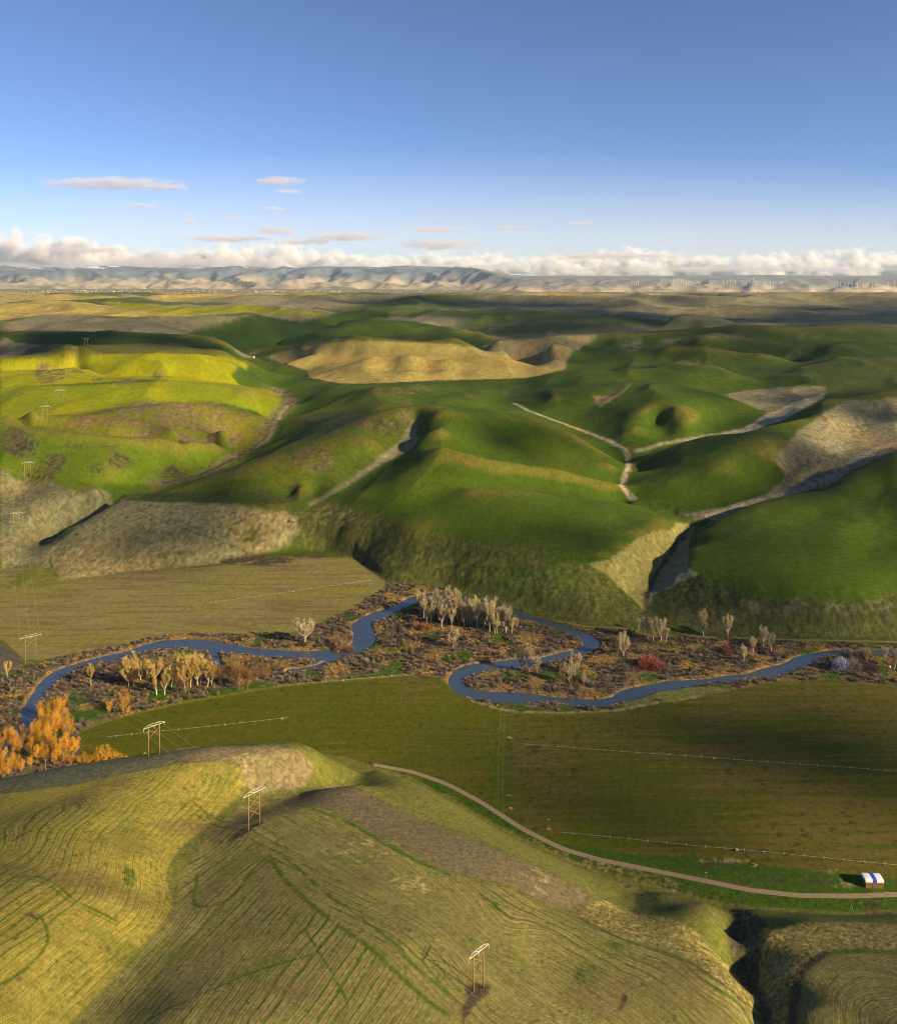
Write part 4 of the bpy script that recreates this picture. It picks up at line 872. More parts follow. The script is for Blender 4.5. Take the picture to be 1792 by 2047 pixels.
# --- water
def water_mat():
    m_, n, l, b = new_mat('river_water')
    b.inputs['Base Color'].default_value = (.042, .060, .082, 1); b.inputs['Roughness'].default_value = .09; b.inputs['IOR'].default_value = 1.45; b.inputs['Specular IOR Level'].default_value = 1.0
    tc = n.new('ShaderNodeTexCoord'); no = n.new('ShaderNodeTexNoise'); no.inputs['Scale'].default_value = .5; no.inputs['Detail'].default_value = 3
    bp = n.new('ShaderNodeBump'); bp.inputs['Strength'].default_value = .10; bp.inputs['Distance'].default_value = .3
    l.new(tc.outputs['Object'], no.inputs['Vector']); l.new(no.outputs['Fac'], bp.inputs['Height']); l.new(bp.outputs[0], b.inputs['Normal'])
    return m_
MW = water_mat()
def ribbon(L, hw, z, zf=None):
    L = np.array(L, float); T = np.gradient(L, axis=0); T /= np.linalg.norm(T, axis=1)[:, None] + 1e-9
    N = np.c_[-T[:, 1], T[:, 0]]; hw = np.broadcast_to(hw, (len(L),))[:, None]
    A = L + N * hw; B = L - N * hw
    V = np.empty((2 * len(L), 3)); V[0::2, :2] = A; V[1::2, :2] = B
    V[:, 2] = z if zf is None else [zf(x, y) + z for x, y in V[:, :2]]
    i = np.arange(len(L) - 1) * 2
    return V, np.stack([i, i + 1, i + 3, i + 2], -1)
V, F = ribbon(rivW, half_width(rivW) + 1.2, -1.1)
tag(link('river', np_mesh('river', V, F, MW)), 'dark blue river winding in loops through brown brush', 'river', kind='structure')
for b, lb in zip(rivB, ('short side channel of water between brush islands', 'narrow back channel of water behind the brush')):
    V, F = ribbon(b, 4.5, -1.14)
    tag(link('side_channel', np_mesh('side_channel', V, F, MW)), lb, 'channel', kind='structure')

# --- lanes
MR = simple('dirt_lane', (.25, .19, .11), .95, .25, .5)
MR2 = simple('grassy_lane', (.13, .13, .04), .95, .3, .4)
def lane(pts, hw, mat, label):
    L = smooth_line(hits(pts, 30), 2)
    L = np.array(densify([tuple(p) for p in L], 3))
    V, F = ribbon(L, hw, .12, ground)
    tag(link('lane', np_mesh('lane', V, F, mat)), label, 'lane', kind='structure')
lane(Z(8, [(-300, 120), (-140, 150), (0, 200), (130, 270), (300, 380), (450, 455), (600, 500), (800, 540), (1000, 580), (1200, 622), (1400, 644), (1600, 646), (1792, 640), (2100, 632), (3300, 610)]), 2.0, MR, 'pale dirt lane curving along the foot of the stubble hill')
lane(Z(6, [(-20, 64), (100, 98), (200, 132), (400, 183), (560, 214), (700, 218), (900, 250), (1300, 264), (1792, 274), (2100, 276), (3300, 270)]), 2.2, MR2, 'narrow grassy lane along the far river bank under the bluff')
# =====================================================================
# small builders
# =====================================================================
class MB:
    """collects tubes, boxes and slivers into one mesh"""
    def __init__(s): s.v = []; s.f = []
    def tube(s, pts, rad, n=5, cap=True):
        pts = [Vector(p) for p in pts]; base = len(s.v)
        for i, p in enumerate(pts):
            t = (pts[min(i + 1, len(pts) - 1)] - pts[max(i - 1, 0)]).normalized()
            a = t.cross(Vector((0, 0, 1))) if abs(t.z) < .95 else t.cross(Vector((1, 0, 0)))
            a.normalize(); b = t.cross(a)
            r = rad[i] if hasattr(rad, '__len__') else rad
            for k in range(n):
                q = 2 * math.pi * k / n
                s.v.append(tuple(p + a * (r * math.cos(q)) + b * (r * math.sin(q))))
        for i in range(len(pts) - 1):
            for k in range(n):
                k2 = (k + 1) % n; o = base + i * n
                s.f.append((o + k, o + k2, o + n + k2, o + n + k))
        if cap:
            s.f.append(tuple(base + k for k in range(n))[::-1]); s.f.append(tuple(base + (len(pts) - 1) * n + k for k in range(n)))
        return s
    def box(s, c, h, rz=0.0):
        b = len(s.v); cz, sz = math.cos(rz), math.sin(rz)
        for dz in (-1, 1):
            for dx, dy in ((-1, -1), (1, -1), (1, 1), (-1, 1)):
                x, y = dx * h[0], dy * h[1]
                s.v.append((c[0] + x * cz - y * sz, c[1] + x * sz + y * cz, c[2] + dz * h[2]))
        for q in ((0, 3, 2, 1), (4, 5, 6, 7), (0, 1, 5, 4), (1, 2, 6, 5), (2, 3, 7, 6), (3, 0, 4, 7)): s.f.append(tuple(b + i for i in q))
        return s
    def tri(s, a, b_, c):
        b = len(s.v); s.v += [tuple(a), tuple(b_), tuple(c)]; s.f.append((b, b + 1, b + 2)); return s
    def quad(s, *p):
        b = len(s.v); s.v += [tuple(x) for x in p]; s.f.append((b, b + 1, b + 2, b + 3)); return s
    def mesh(s, name, mat, smooth=False):
        me = bpy.data.meshes.new(name); me.from_pydata(s.v, [], s.f)
        if smooth:
            for p in me.polygons: p.use_smooth = True
        me.materials.append(mat); return me
def empty(name, loc, rz=0.0, sc_=1.0):
    o = bpy.data.objects.new(name, None); col.objects.link(o); o.location = loc; o.rotation_euler = (0, 0, rz); o.scale = (sc_, sc_, sc_); o.empty_display_size = .5
    return o
def at(x, y, sink=0.0):
    X, Y = hit(x, y); return (X, Y, ground(X, Y) - sink)

# =====================================================================
# trees
# =====================================================================
def foliage_mat(name, c, var=.35, transl=.35):
    m_, n, l, b = new_mat(name)
    tc = n.new('ShaderNodeTexCoord'); no = n.new('ShaderNodeTexNoise'); no.inputs['Scale'].default_value = 9.0
    oi = n.new('ShaderNodeObjectInfo')
    mx = n.new('ShaderNodeMix'); mx.data_type = 'RGBA'
    mx.inputs[6].default_value = tuple(x * (1 - var) for x in c) + (1,); mx.inputs[7].default_value = tuple(min(1, x * (1 + var)) for x in c) + (1,)
    hs = n.new('ShaderNodeHueSaturation')
    mp = n.new('ShaderNodeMapRange'); mp.inputs[3].default_value = .75; mp.inputs[4].default_value = 1.25
    l.new(oi.outputs['Random'], mp.inputs[0]); l.new(mp.outputs[0], hs.inputs['Value'])
    l.new(tc.outputs['Object'], no.inputs['Vector']); l.new(no.outputs['Fac'], mx.inputs[0]); l.new(mx.outputs[2], hs.inputs['Color']); l.new(hs.outputs[0], b.inputs['Base Color'])
    b.inputs['Roughness'].default_value = .9; b.inputs['Specular IOR Level'].default_value = .1
    tr = n.new('ShaderNodeBsdfTranslucent'); l.new(hs.outputs[0], tr.inputs['Color'])
    ms = n.new('ShaderNodeMixShader'); ms.inputs[0].default_value = transl
    out = n['Material Output']; l.new(b.outputs[0], ms.inputs[1]); l.new(tr.outputs[0], ms.inputs[2]); l.new(ms.outputs[0], out.inputs['Surface'])
    return m_
M_BARK = simple('pale_bark', (.52, .45, .32), .9, .2, 6.)
M_DBARK = simple('brown_bark', (.24, .17, .10), .9, .3, 6.)
M_TWIG = foliage_mat('bare_twigs', (.54, .44, .25), .25, .3)
M_YTWIG = foliage_mat('yellow_twigs', (.60, .43, .13), .25, .3)
M_ORANGE = foliage_mat('orange_leaves', (.70, .36, .02), .45, .4)
M_RUST = foliage_mat('rusty_leaves', (.27, .135, .035), .35, .3)

def skeleton(r, spread, nl, low):
    """limbs of a tree of unit height"""
    limbs = []
    th = r.uniform(.3, .42)
    lean = Vector((r.uniform(-.04, .04), r.uniform(-.04, .04), 0))
    trunk = [Vector((0, 0, -.02)), lean * .5 + Vector((0, 0, th * .5)), lean + Vector((0, 0, th)), lean * 1.4 + Vector((0, 0, th + .25)), lean * 1.6 + Vector((0, 0, .93))]
    limbs.append((trunk, .016))
    for i in range(nl):
        z0 = r.uniform(low, th + .22); a = i * 2.4 + r.uniform(-.5, .5); rr = spread * r.uniform(.6, 1.0)
        zt = min(1.0, z0 + r.uniform(.32, .6)); d = Vector((math.cos(a), math.sin(a), 0))
        p0 = lean * (z0 / max(th, .01)) * .6 + Vector((0, 0, z0))
        pts = [p0, p0 + d * rr * .55 + Vector((0, 0, (zt - z0) * .30)), p0 + d * rr * .92 + Vector((0, 0, (zt - z0) * .64)), p0 + d * rr * r.uniform(.55, .95) + Vector((0, 0, zt - z0))]
        limbs.append((pts, .008))
    return limbs
def along(pts, t):
    k = t * (len(pts) - 1); i = min(int(k), len(pts) - 2); return pts[i].lerp(pts[i + 1], k - i)
def bare_tree(seed, spread, nl=9, low=.16, twigs=620, tw=.0032):
    r = random.Random(seed); L = skeleton(r, spread, nl, low)
    tb = MB(); cb = MB()
    for pts, rad in L: tb.tube(pts, [rad * (1 - .75 * i / (len(pts) - 1)) for i in range(len(pts))], 4, False)
    for _ in range(twigs):
        pts, rad = r.choice(L); t = r.uniform(.22, 1.0); p = along(pts, t)
        a = r.uniform(0, 6.283); out = Vector((p.x, p.y, 0)); out = out.normalized() * .3 if out.length > .01 else out
        d = (Vector((math.cos(a) * .55, math.sin(a) * .55, r.uniform(.55, 1.2))) + out).normalized()
        ln = r.uniform(.05, .13); w = tw * r.uniform(.6, 1.4)
        sd = d.cross(Vector((r.uniform(-1, 1), r.uniform(-1, 1), .1))).normalized() * w
        cb.tri(p - sd, p + sd, p + d * ln)
        q = p + d * ln * r.uniform(.2, .6)
        for _2 in range(2):
            d2 = (d + Vector((r.uniform(-.7, .7), r.uniform(-.7, .7), r.uniform(0, .5)))).normalized()
            cb.tri(q - sd * .7, q + sd * .7, q + d2 * ln * .7)
    return tb, cb
def leafy_tree(seed, spread, nl=10, low=.08, leaves=700, ls=.019):
    r = random.Random(seed); L = skeleton(r, spread, nl, low)
    tb = MB(); cb = MB()
    for pts, rad in L: tb.tube(pts, [rad * (1 - .75 * i / (len(pts) - 1)) for i in range(len(pts))], 4, False)
    cl = []
    for pts, rad in L:
        for _ in range(5): cl.append((along(pts, r.uniform(.25, 1.0)), r.uniform(.05, .11)))
    for _ in range(leaves):
        c, rad = r.choice(cl)
        p = c + Vector((r.gauss(0, 1) * rad * .7, r.gauss(0, 1) * rad * .7, r.gauss(0, 1) * rad * .8))
        p.z = max(.02, p.z)
        n_ = Vector((r.gauss(0, 1), r.gauss(0, 1), r.gauss(0, 1) + .4)).normalized()
        a = n_.orthogonal().normalized(); b = n_.cross(a); s_ = ls * r.uniform(.5, 1.2)
        up = Vector((0, 0, 1)) * s_ * .7
        cb.tri(p + a * s_, p - a * s_ * .6 + b * s_ * .7, p - b * s_ * .6 + up)
    return tb, cb
BARE = []
for i, (sp, nl, lw, tw) in enumerate([(.17, 9, .2, 1300), (.22, 11, .16, 1600), (.14, 8, .28, 1100), (.26, 13, .08, 2000), (.19, 10, .22, 1400)]):
    tb, cb = bare_tree(11 + i, sp, nl, lw, tw)
    BARE.append((tb.mesh('trunk', M_BARK), cb.mesh('crown', M_TWIG), cb.mesh('crown', M_YTWIG)))
LEAF = []
for i, (sp, nl, lw, nlv) in enumerate([(.25, 12, .08, 1900), (.32, 14, .05, 2100), (.20, 11, .12, 1500), (.40, 16, .03, 2300)]):
    tb, cb = leafy_tree(31 + i, sp, nl, lw, nlv)
    LEAF.append((tb.mesh('trunk', M_DBARK), cb.mesh('crown', M_ORANGE), cb.mesh('crown', M_RUST)))
tr_rng = random.Random(5)
def plant(name, x, y, hpx, meshes, label, cat, group, dark=0, fat=1.0):
    X, Y = px_plane(x, y)
    z = ground(X, Y)
    H = max(hpx * Y / FOC, 2.0)
    o = empty(name, (X, Y, z - .05), tr_rng.uniform(0, 6.28), H)
    if name == 'bare_tree': fat *= 1.3
    H *= tr_rng.uniform(.96, 1.12); o.scale = (H * fat, H * fat, H)
    link('trunk', meshes[0], o); link('crown', meshes[1 + dark], o)
    tag(o, label, cat, group)
    return o
grove = [(80, 335, 215), (140, 440, 130), (180, 430, 160), (240, 330, 235), (290, 470, 200), (345, 330, 265), (345, 410, 180), (385, 470, 190), (430, 330, 245), (450, 400, 235), (475, 440, 170), (545, 330, 160), (540, 440, 210), (570, 460, 200),
         (600, 470, 190), (630, 370, 185), (650, 495, 240), (700, 420, 165), (725, 440, 190), (765, 510, 300), (800, 470, 190), (825, 530, 210), (850, 480, 170), (900, 510, 240), (930, 530, 200), (960, 520, 245), (990, 530, 160), (1040, 470, 95),
         (210, 380, 200), (265, 400, 190), (310, 380, 200), (110, 380, 180), (150, 350, 190), (370, 370, 210), (415, 420, 190), (520, 470, 170), (590, 400, 190), (620, 430, 180), (660, 420, 190), (710, 480, 190), (760, 440, 210), (810, 500, 180), (845, 530, 160), (915, 470, 190), (945, 500, 190), (500, 400, 190), (680, 470, 190), (745, 400, 170), (785, 430, 180), (875, 450, 170)]
for i, (x, y, h) in enumerate(grove):
    plant('bare_tree', 824.3 + .2 * x, 1161 + .2 * y, .2 * h, BARE[(0, 2, 4, 2, 0)[i % 5]], 'tall leafless pale tree in the dense grove inside the river bend', 'tree', 'bare grove inside the river bend')
for x, y, h, lb, k in [(405, 670, 185, 'round bushy leafless tree standing alone before the bare grove', 3), (1090, 900, 185, 'left of the two slim leafless trees at the neck of the loop', 0), (1160, 915, 245, 'taller of the two slim leafless trees at the neck of the loop', 2), (1240, 940, 165, 'low spindly leafless tree beside the grassy patch in the loop', 4),
                       (1560, 1030, 180, 'leafless tree with thin trunk left of the white forked tree', 1), (1620, 940, 200, 'white forked leafless tree in the brush of the lower loop', 3), (1710, 1040, 115, 'short leafless tree right of the white forked tree', 1)]:
    plant('bare_tree', 824.3 + .2 * x, 1161 + .2 * y, .2 * h, BARE[k], lb, 'tree', None)
row = [(210, 500, 295, 1), (265, 500, 205, 2), (330, 420, 195, 3), (400, 500, 205, 4), (490, 570, 340, 0), (570, 570, 215, 0), (640, 490, 215, 2), (720, 400, 240, 4), (770, 500, 330, 1), (830, 490, 250, 4), (900, 480, 290, 1), (930, 470, 205, 2), (1000, 490, 250, 4), (1040, 480, 235, 1)]
for x, y, h, k in row:
    plant('bare_tree', 215 + .2 * x, 1276 + .2 * y, .2 * h, BARE[k], 'golden lit leafless tree in the row along the island brush', 'tree', 'golden bare trees along the island', 1)
for x, y, h, k in [(1310, 520, 285, 2), (1400, 510, 205, 0), (1500, 420, 205, 1), (1230, 460, 215, 0), (1130, 480, 205, 2), (1580, 420, 180, 1), (780, 560, 150, 0), (700, 540, 170, 2)]:
    plant('rusty_tree', 215 + .2 * x, 1276 + .2 * y, .2 * h, LEAF[k], 'rust brown leafy tree at the edge of the green field', 'tree', 'rusty trees by the field edge', 1)
for x, y, h, k in [(760, 225, 45, 2), (795, 265, 80, 1), (820, 275, 92, 0), (850, 270, 82, 1), (870, 272, 50, 4)]:
    plant('bare_tree', 896 + x / 2, 1147 + y / 2, h / 2, BARE[k], 'leafless tree in the clump on the far bank right of the ravine mouth', 'tree', 'clump right of the ravine mouth')
for x, y, h, k, lb in [(1020, 250, 95, 0, 'tall leafless tree against the dark bluff with a full crown'), (1115, 265, 85, 4, 'leafless tree on the bank with a leaning double trunk'), (1260, 290, 72, 1, 'leafless tree behind the short one above the upper river reach'), (1290, 310, 62, 4, 'short leafless tree in front of another above the upper river reach'),
                       (1215, 330, 68, 2, 'slim leafless tree in mid brush beside a shorter one'), (1180, 352, 62, 0, 'short leafless tree in mid brush beside a slimmer one'), (1700, 335, 88, 1, 'leafless tree on the bank left of the red bush'), (675, 330, 52, 2, 'small leafless sapling left of the red bush'),
                       (1605, 320, 32, 3, 'small leafless tree behind the lavender willow'), (1670, 352, 58, 3, 'yellowish leafless tree right of the lavender willow'), (1745, 350, 52, 2, 'thin leafless tree near the white pump'), (1782, 384, 88, 0, 'tall thin leafless tree beside the white pump')]:
    if lb.startswith('leafless tree on the bank left'): x = 700
    plant('bare_tree', 896 + x / 2, 1147 + y / 2, h / 2, BARE[k], lb, 'tree', None)
plant('bare_tree', 610, 1111 + 352 / 2, 48, BARE[3], 'broad bushy leafless tree on the bank below the stubble field', 'tree', None, fat=1.25)
plant('bare_tree', 182, 1111 + 522 / 2, 38, BARE[2], 'lone slim leafless tree in brush at the left end of the island', 'tree', None, 1)
plant('bare_tree', 15, 1111 + 492 / 2, 32, BARE[4], 'golden leafless tree on the left bank by the river mouth of the lane', 'tree', None, 1)
og = [(100, 780, 250), (180, 790, 225), (30, 800, 160), (430, 800, 300), (280, 610, 130), (500, 480, 245), (560, 600, 265), (640, 480, 245), (740, 490, 285), (700, 700, 310), (790, 620, 265), (870, 720, 240), (560, 850, 255), (650, 900, 280), (750, 950, 285), (850, 930, 225), (930, 920, 190), (380, 900, 225),
      (250, 880, 205), (170, 900, 205), (470, 1000, 205), (560, 1010, 205), (100, 1170, 245), (200, 1140, 235), (270, 1140, 155), (380, 1080, 165), (30, 1020, 160), (10, 1190, 205), (680, 1040, 165), (800, 1030, 165), (890, 1040, 130), (600, 740, 230), (480, 680, 200), (330, 760, 190), (-60, 900, 260), (-80, 1100, 260)]
for i, (x, y, h) in enumerate(og):
    plant('orange_tree', .16 * x, 1362 + .16 * y, .16 * h, LEAF[(0, 2, 1, 0)[i % 4]], 'orange autumn tree in the dense grove at the river bend', 'tree', 'orange grove at the river bend')
for x, y, h, k in [(1020, 1050, 145, 3), (1120, 1045, 145, 3), (1230, 1020, 165, 1), (1320, 1005, 185, 1), (1430, 990, 115, 3), (1500, 985, 95, 3), (1570, 985, 65, 3)]:
    plant('orange_bush', .16 * x, 1362 + .16 * y, .16 * h, LEAF[k], 'low orange bush in the row behind the stubble hill crest', 'bush', 'orange bushes behind the crest', fat=1.2)
plant('orange_tree', .16 * 1540, 1362 + .16 * 415, .16 * 330, LEAF[2], 'single tall orange tree at the corner of the green field', 'tree', None)
plant('orange_bush', .16 * 1370, 1362 + .16 * 385, .16 * 140, LEAF[1], 'orange bush left of the single tall orange tree', 'bush', None)
plant('orange_bush', .16 * 1600, 1362 + .16 * 405, .16 * 85, LEAF[1], 'tiny orange bush at the foot of the single tall orange tree', 'bush', None)
plant('orange_bush', 300 * .7168 + 460 / 4.48 * .7168, 1950 * .7168 + 720 / 4.48 * .7168, 10, LEAF[3], 'small orange bush beside the power pole on the crest', 'bush', None)
# single bushes that stand out
def bush_thing(x, y, hpx, c, label, fat=1.6, seed=0):
    m_ = foliage_mat('bush_twigs', c, .35, .2)
    r = random.Random(90 + seed); tb = MB(); cb = MB()
    for i in range(9):
        a = r.uniform(0, 6.28); d = Vector((math.cos(a) * .3, math.sin(a) * .3, .6)); tb.tube([(0, 0, -.05), d * .6, d * 1.1], [.02, .014, .006], 4, False)
    for _ in range(900):
        a = r.uniform(0, 6.28); e = math.acos(r.uniform(0, 1)); rr = r.uniform(.45, 1.0)
        d = Vector((math.cos(a) * math.sin(e) * .5, math.sin(a) * math.sin(e) * .5, math.cos(e) * .85)); p = d * rr * .85
        t = (d.normalized() + Vector((r.gauss(0, .3), r.gauss(0, .3), .5))).normalized(); sd = t.cross(Vector((r.gauss(0, 1), r.gauss(0, 1), r.gauss(0, 1)))).normalized() * .011
        cb.tri(p - sd, p + sd, p + t * r.uniform(.1, .2))
    X, Y = px_plane(x, y); H = hpx * Y / FOC
    o = empty('bush', (X, Y, ground(X, Y) - .05), 0.0, H); o.scale = (H * fat, H * fat, H)
    link('stems', tb.mesh('stems', M_DBARK), o); link('crown', cb.mesh('crown', m_), o)
    tag(o, label, 'bush')
bush_thing(1296, 1334, 30, (.30, .075, .05), 'large red twigged bush in the brush between two river reaches', 1.7, 1)
bush_thing(1316, 1338, 24, (.26, .085, .06), 'smaller dull red bush touching the large red bush', 1.7, 2)
bush_thing(1453, 1306, 18, (.20, .07, .06), 'dark red bush beside golden grass on the bank', 1.5, 3)
bush_thing(1228, 1285, 20, (.26, .15, .10), 'pinkish brown bush by the river elbow', 1.3, 4)
bush_thing(1683, 1342, 36, (.36, .36, .46), 'big lavender grey willow bush near the right river reach', 1.3, 5)
bush_thing(1706, 1342, 34, (.24, .19, .16), 'brown grey willow bush leaning on the lavender one', 1.3, 6)
bush_thing(1738, 1342, 22, (.085, .06, .055), 'dark purple brown round bush below the yellowish bare tree', 1.5, 7)
bush_thing(850, 1258, 17, (.32, .12, .05), 'rust orange bush at the left edge of the bare grove', 1.7, 8)
bush_thing(832, 1256, 17, (.28, .13, .08), 'brownish red bush left of the rust orange one', 1.6, 9)
bush_thing(683, 1296, 24, (.26, .165, .085), 'tawny bush on the bank where the river turns upstream', 1.8, 10)
bush_thing(668, 1290, 20, (.24, .14, .07), 'tawny brown bush beside the bushy bare tree', 1.6, 11)
bush_thing(700, 1300, 18, (.20, .12, .06), 'low brown bush at the water edge of the bend', 1.6, 12)

# =====================================================================
# riverside brush (one mass nobody could count)
# =====================================================================
def inside(P, X, Y):
    r = np.zeros(X.shape, bool)
    for (ax, ay), (bx, by) in zip(P, np.roll(P, -1, 0)):
        if ay == by: continue
        r ^= ((ay > Y) != (by > Y)) & (X < (bx - ax) * (Y - ay) / (by - ay) + ax)
    return r
def brush_template(seed, n, spread, up):
    r = np.random.default_rng(seed); T = []
    for _ in range(n):
        a = r.uniform(0, 6.283); rr = spread * math.sqrt(r.uniform(0, 1)); base = np.array([math.cos(a) * rr * .75, math.sin(a) * rr * .75, r.uniform(0, .45)])
        tip = np.array([math.cos(a) * rr, math.sin(a) * rr, 0]) * 1.15 + np.array([r.normal(0, .12), r.normal(0, .12), up * (1.0 - .45 * (rr / spread) ** 2) * r.uniform(.7, 1.05)])
        b = r.uniform(0, 6.283); w = r.uniform(.045, .10)
        sd = np.array([math.cos(b), math.sin(b), r.uniform(-.3, .3)]) * w
        T.append([base - sd, base + sd, tip])
    return np.array(T)
TEMPL = [brush_template(s_, n_, 1.0, 1.0) for s_, n_ in ((1, 52), (2, 58), (3, 46), (4, 60))]
br = np.random.default_rng(77)
x0, y0 = CORRW.min(0); x1, y1 = CORRW.max(0)
CX_ = br.uniform(max(x0, -520), min(x1, 640), 60000); CY_ = br.uniform(max(y0, 560), y1, 60000)
ok = inside(CORRW, CX_, CY_) & (np.abs(CX_ / CY_) < .75); CX_ = CX_[ok]; CY_ = CY_[ok]
dr = dist_line(CX_, CY_, rivW, half_width(rivW))
for b in rivB: dr = np.minimum(dr, dist_line(CX_, CY_, b, np.full(len(b), 4.2)))
n_open = fbm(CX_, CY_, 1 / 24., 3, ox=61.); n_lush = fbm(CX_, CY_, 1 / 34., 3, ox=71.)
dens = np.where(n_lush > .25, .10, np.where(n_open > .22, .55, 1.0))
# trampled grass strip by the field stays open
op = inside(np.array([px_plane(x, y) for x, y in Z(6, [(690, 530), (740, 480), (900, 455), (1130, 455), (1150, 465), (950, 500), (800, 522), (720, 545)])]), CX_, CY_)
for p in ([(880, 515), (1120, 500), (1090, 535), (880, 560)], [(280, 610), (480, 600), (430, 660), (300, 680)]):
    op |= inside(np.array([px_plane(x, y) for x, y in Z(5, p)]), CX_, CY_)
op |= inside(np.array([px_plane(x, y) for x, y in Z(6, [(350, 385), (470, 385), (460, 430), (360, 425)])]), CX_, CY_)
dens = np.where(op, .04, dens)
ok = (dr > 0.1) & (br.uniform(0, 1, len(CX_)) < dens); CX_, CY_, dr, n_open = CX_[ok], CY_[ok], dr[ok], n_open[ok]
NB = min(len(CX_), 8800); CX_, CY_, dr, n_open = CX_[:NB], CY_[:NB], dr[:NB], n_open[:NB]
gold = (dr < 3.6) * (fbm(CX_, CY_, 1 / 22., 2, ox=5.) > -.12) | (n_open > .14)
tall_n = fbm(CX_, CY_, 1 / 30., 3, ox=15.)
hgt = np.where(gold, br.uniform(.9, 1.7, NB), br.uniform(1.7, 4.0, NB) * (1 + .9 * np.clip(tall_n, -.5, .8)))
wid = np.where(gold, br.uniform(1.0, 1.8, NB), br.uniform(1.2, 2.3, NB))
pal = np.array([(.130, .098, .068), (.090, .068, .055), (.165, .125, .090), (.215, .150, .080), (.150, .120, .115), (.110, .088, .045)])
pick = np.clip(((fbm(CX_, CY_, 1 / 40., 3, ox=25.) + .5) * 6 + br.normal(0, 1.2, NB)).astype(int), 0, 5)
cb_ = pal[pick]; cb_ = np.where(gold[:, None], np.array([.42, .26, .06]) * br.uniform(.6, 1.15, NB)[:, None], cb_ * br.uniform(.38, 1.4, NB)[:, None])
Vs = []; Cs = []
for k in range(4):
    s_ = np.arange(NB) % 4 == k
    T = TEMPL[k]; n = s_.sum(); a = br.uniform(0, 6.28, n); ca, sa = np.cos(a), np.sin(a)
    X = T[None, :, :, 0] * ca[:, None, None] - T[None, :, :, 1] * sa[:, None, None]; Y = T[None, :, :, 0] * sa[:, None, None] + T[None, :, :, 1] * ca[:, None, None]
    W = wid[s_][:, None, None]; H = hgt[s_][:, None, None]
    zz = np.array([ground(x, y) for x, y in zip(CX_[s_], CY_[s_])])[:, None, None]
    Vs.append(np.stack([X * W + CX_[s_][:, None, None], Y * W + CY_[s_][:, None, None], T[None, :, :, 2] * H + zz], -1).reshape(-1, 3))
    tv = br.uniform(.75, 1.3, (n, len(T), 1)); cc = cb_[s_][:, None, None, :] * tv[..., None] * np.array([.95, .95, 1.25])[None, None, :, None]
    Cs.append(np.broadcast_to(cc, (n, len(T), 3, 3)).reshape(-1, 3))
Vs = np.concatenate(Vs); Cs = np.clip(np.concatenate(Cs), 0, 1)
def brush_mat():
    m_, n, l, b = new_mat('brush_twigs'); at_ = n.new('ShaderNodeAttribute'); at_.attribute_name = 'Col'
    l.new(at_.outputs['Color'], b.inputs['Base Color']); b.inputs['Roughness'].default_value = .95; b.inputs['Specular IOR Level'].default_value = .05
    return m_
MBR = brush_mat()
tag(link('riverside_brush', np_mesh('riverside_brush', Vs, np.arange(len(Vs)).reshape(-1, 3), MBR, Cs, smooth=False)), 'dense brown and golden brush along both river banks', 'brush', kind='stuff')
# dry tall grass on the shoulders over the ravine and along the lane: tussocks
gx, gy, gc, gh = [], [], [], []
def tussocks(poly, n, c, h):
    P = np.array(hits(list(poly) + [poly[0]]))
    a0, b0 = P.min(0); a1, b1 = P.max(0)
    X = br.uniform(a0, a1, n * 4); Y = br.uniform(b0, b1, n * 4); o = inside(P, X, Y); X, Y = X[o][:n], Y[o][:n]
    gx.append(X); gy.append(Y); gc.append(np.array(c)[None] * br.uniform(.65, 1.25, (len(X), 1))); gh.append(br.uniform(.6, 1.2, len(X)) * h)
tussocks(tall[0], 1500, (.26, .205, .06), .9); tussocks(tall[1], 2600, (.25, .205, .07), .9)
tussocks(Z(8, [(1145, 690), (1180, 690), (1290, 770), (1245, 860), (1235, 1020), (1275, 1150), (1240, 1060), (1180, 960), (1130, 850)]), 900, (.10, .095, .05), 1.0)
tussocks(Z(8, [(300, 400), (430, 460), (700, 520), (880, 575), (1000, 640), (1100, 668), (900, 625), (620, 555), (450, 490)]), 700, (.24, .20, .08), .8)
tussocks(Z(8, [(700, 550), (1000, 620), (1100, 668), (900, 625)]), 500, (.16, .17, .08), .9)
gx, gy, gc, gh = map(np.concatenate, (gx, gy, gc, gh))
T = brush_template(9, 12, 1.0, 1.0); n = len(gx); a = br.uniform(0, 6.28, n); ca, sa = np.cos(a), np.sin(a)
X = T[None, :, :, 0] * ca[:, None, None] - T[None, :, :, 1] * sa[:, None, None]; Y = T[None, :, :, 0] * sa[:, None, None] + T[None, :, :, 1] * ca[:, None, None]
zz = np.array([ground(x, y) for x, y in zip(gx, gy)])
V = np.stack([X * .55 + gx[:, None, None], Y * .55 + gy[:, None, None], T[None, :, :, 2] * gh[:, None, None] + zz[:, None, None] - .05], -1).reshape(-1, 3)
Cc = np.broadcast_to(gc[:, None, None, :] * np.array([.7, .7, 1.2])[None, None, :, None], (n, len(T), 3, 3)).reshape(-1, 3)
tag(link('dry_tall_grass', np_mesh('dry_tall_grass', V, np.arange(len(V)).reshape(-1, 3), MBR, np.clip(Cc, 0, 1), smooth=False)), 'dry yellow tall grass on the shoulders above the small ravine', 'grass', kind='stuff')

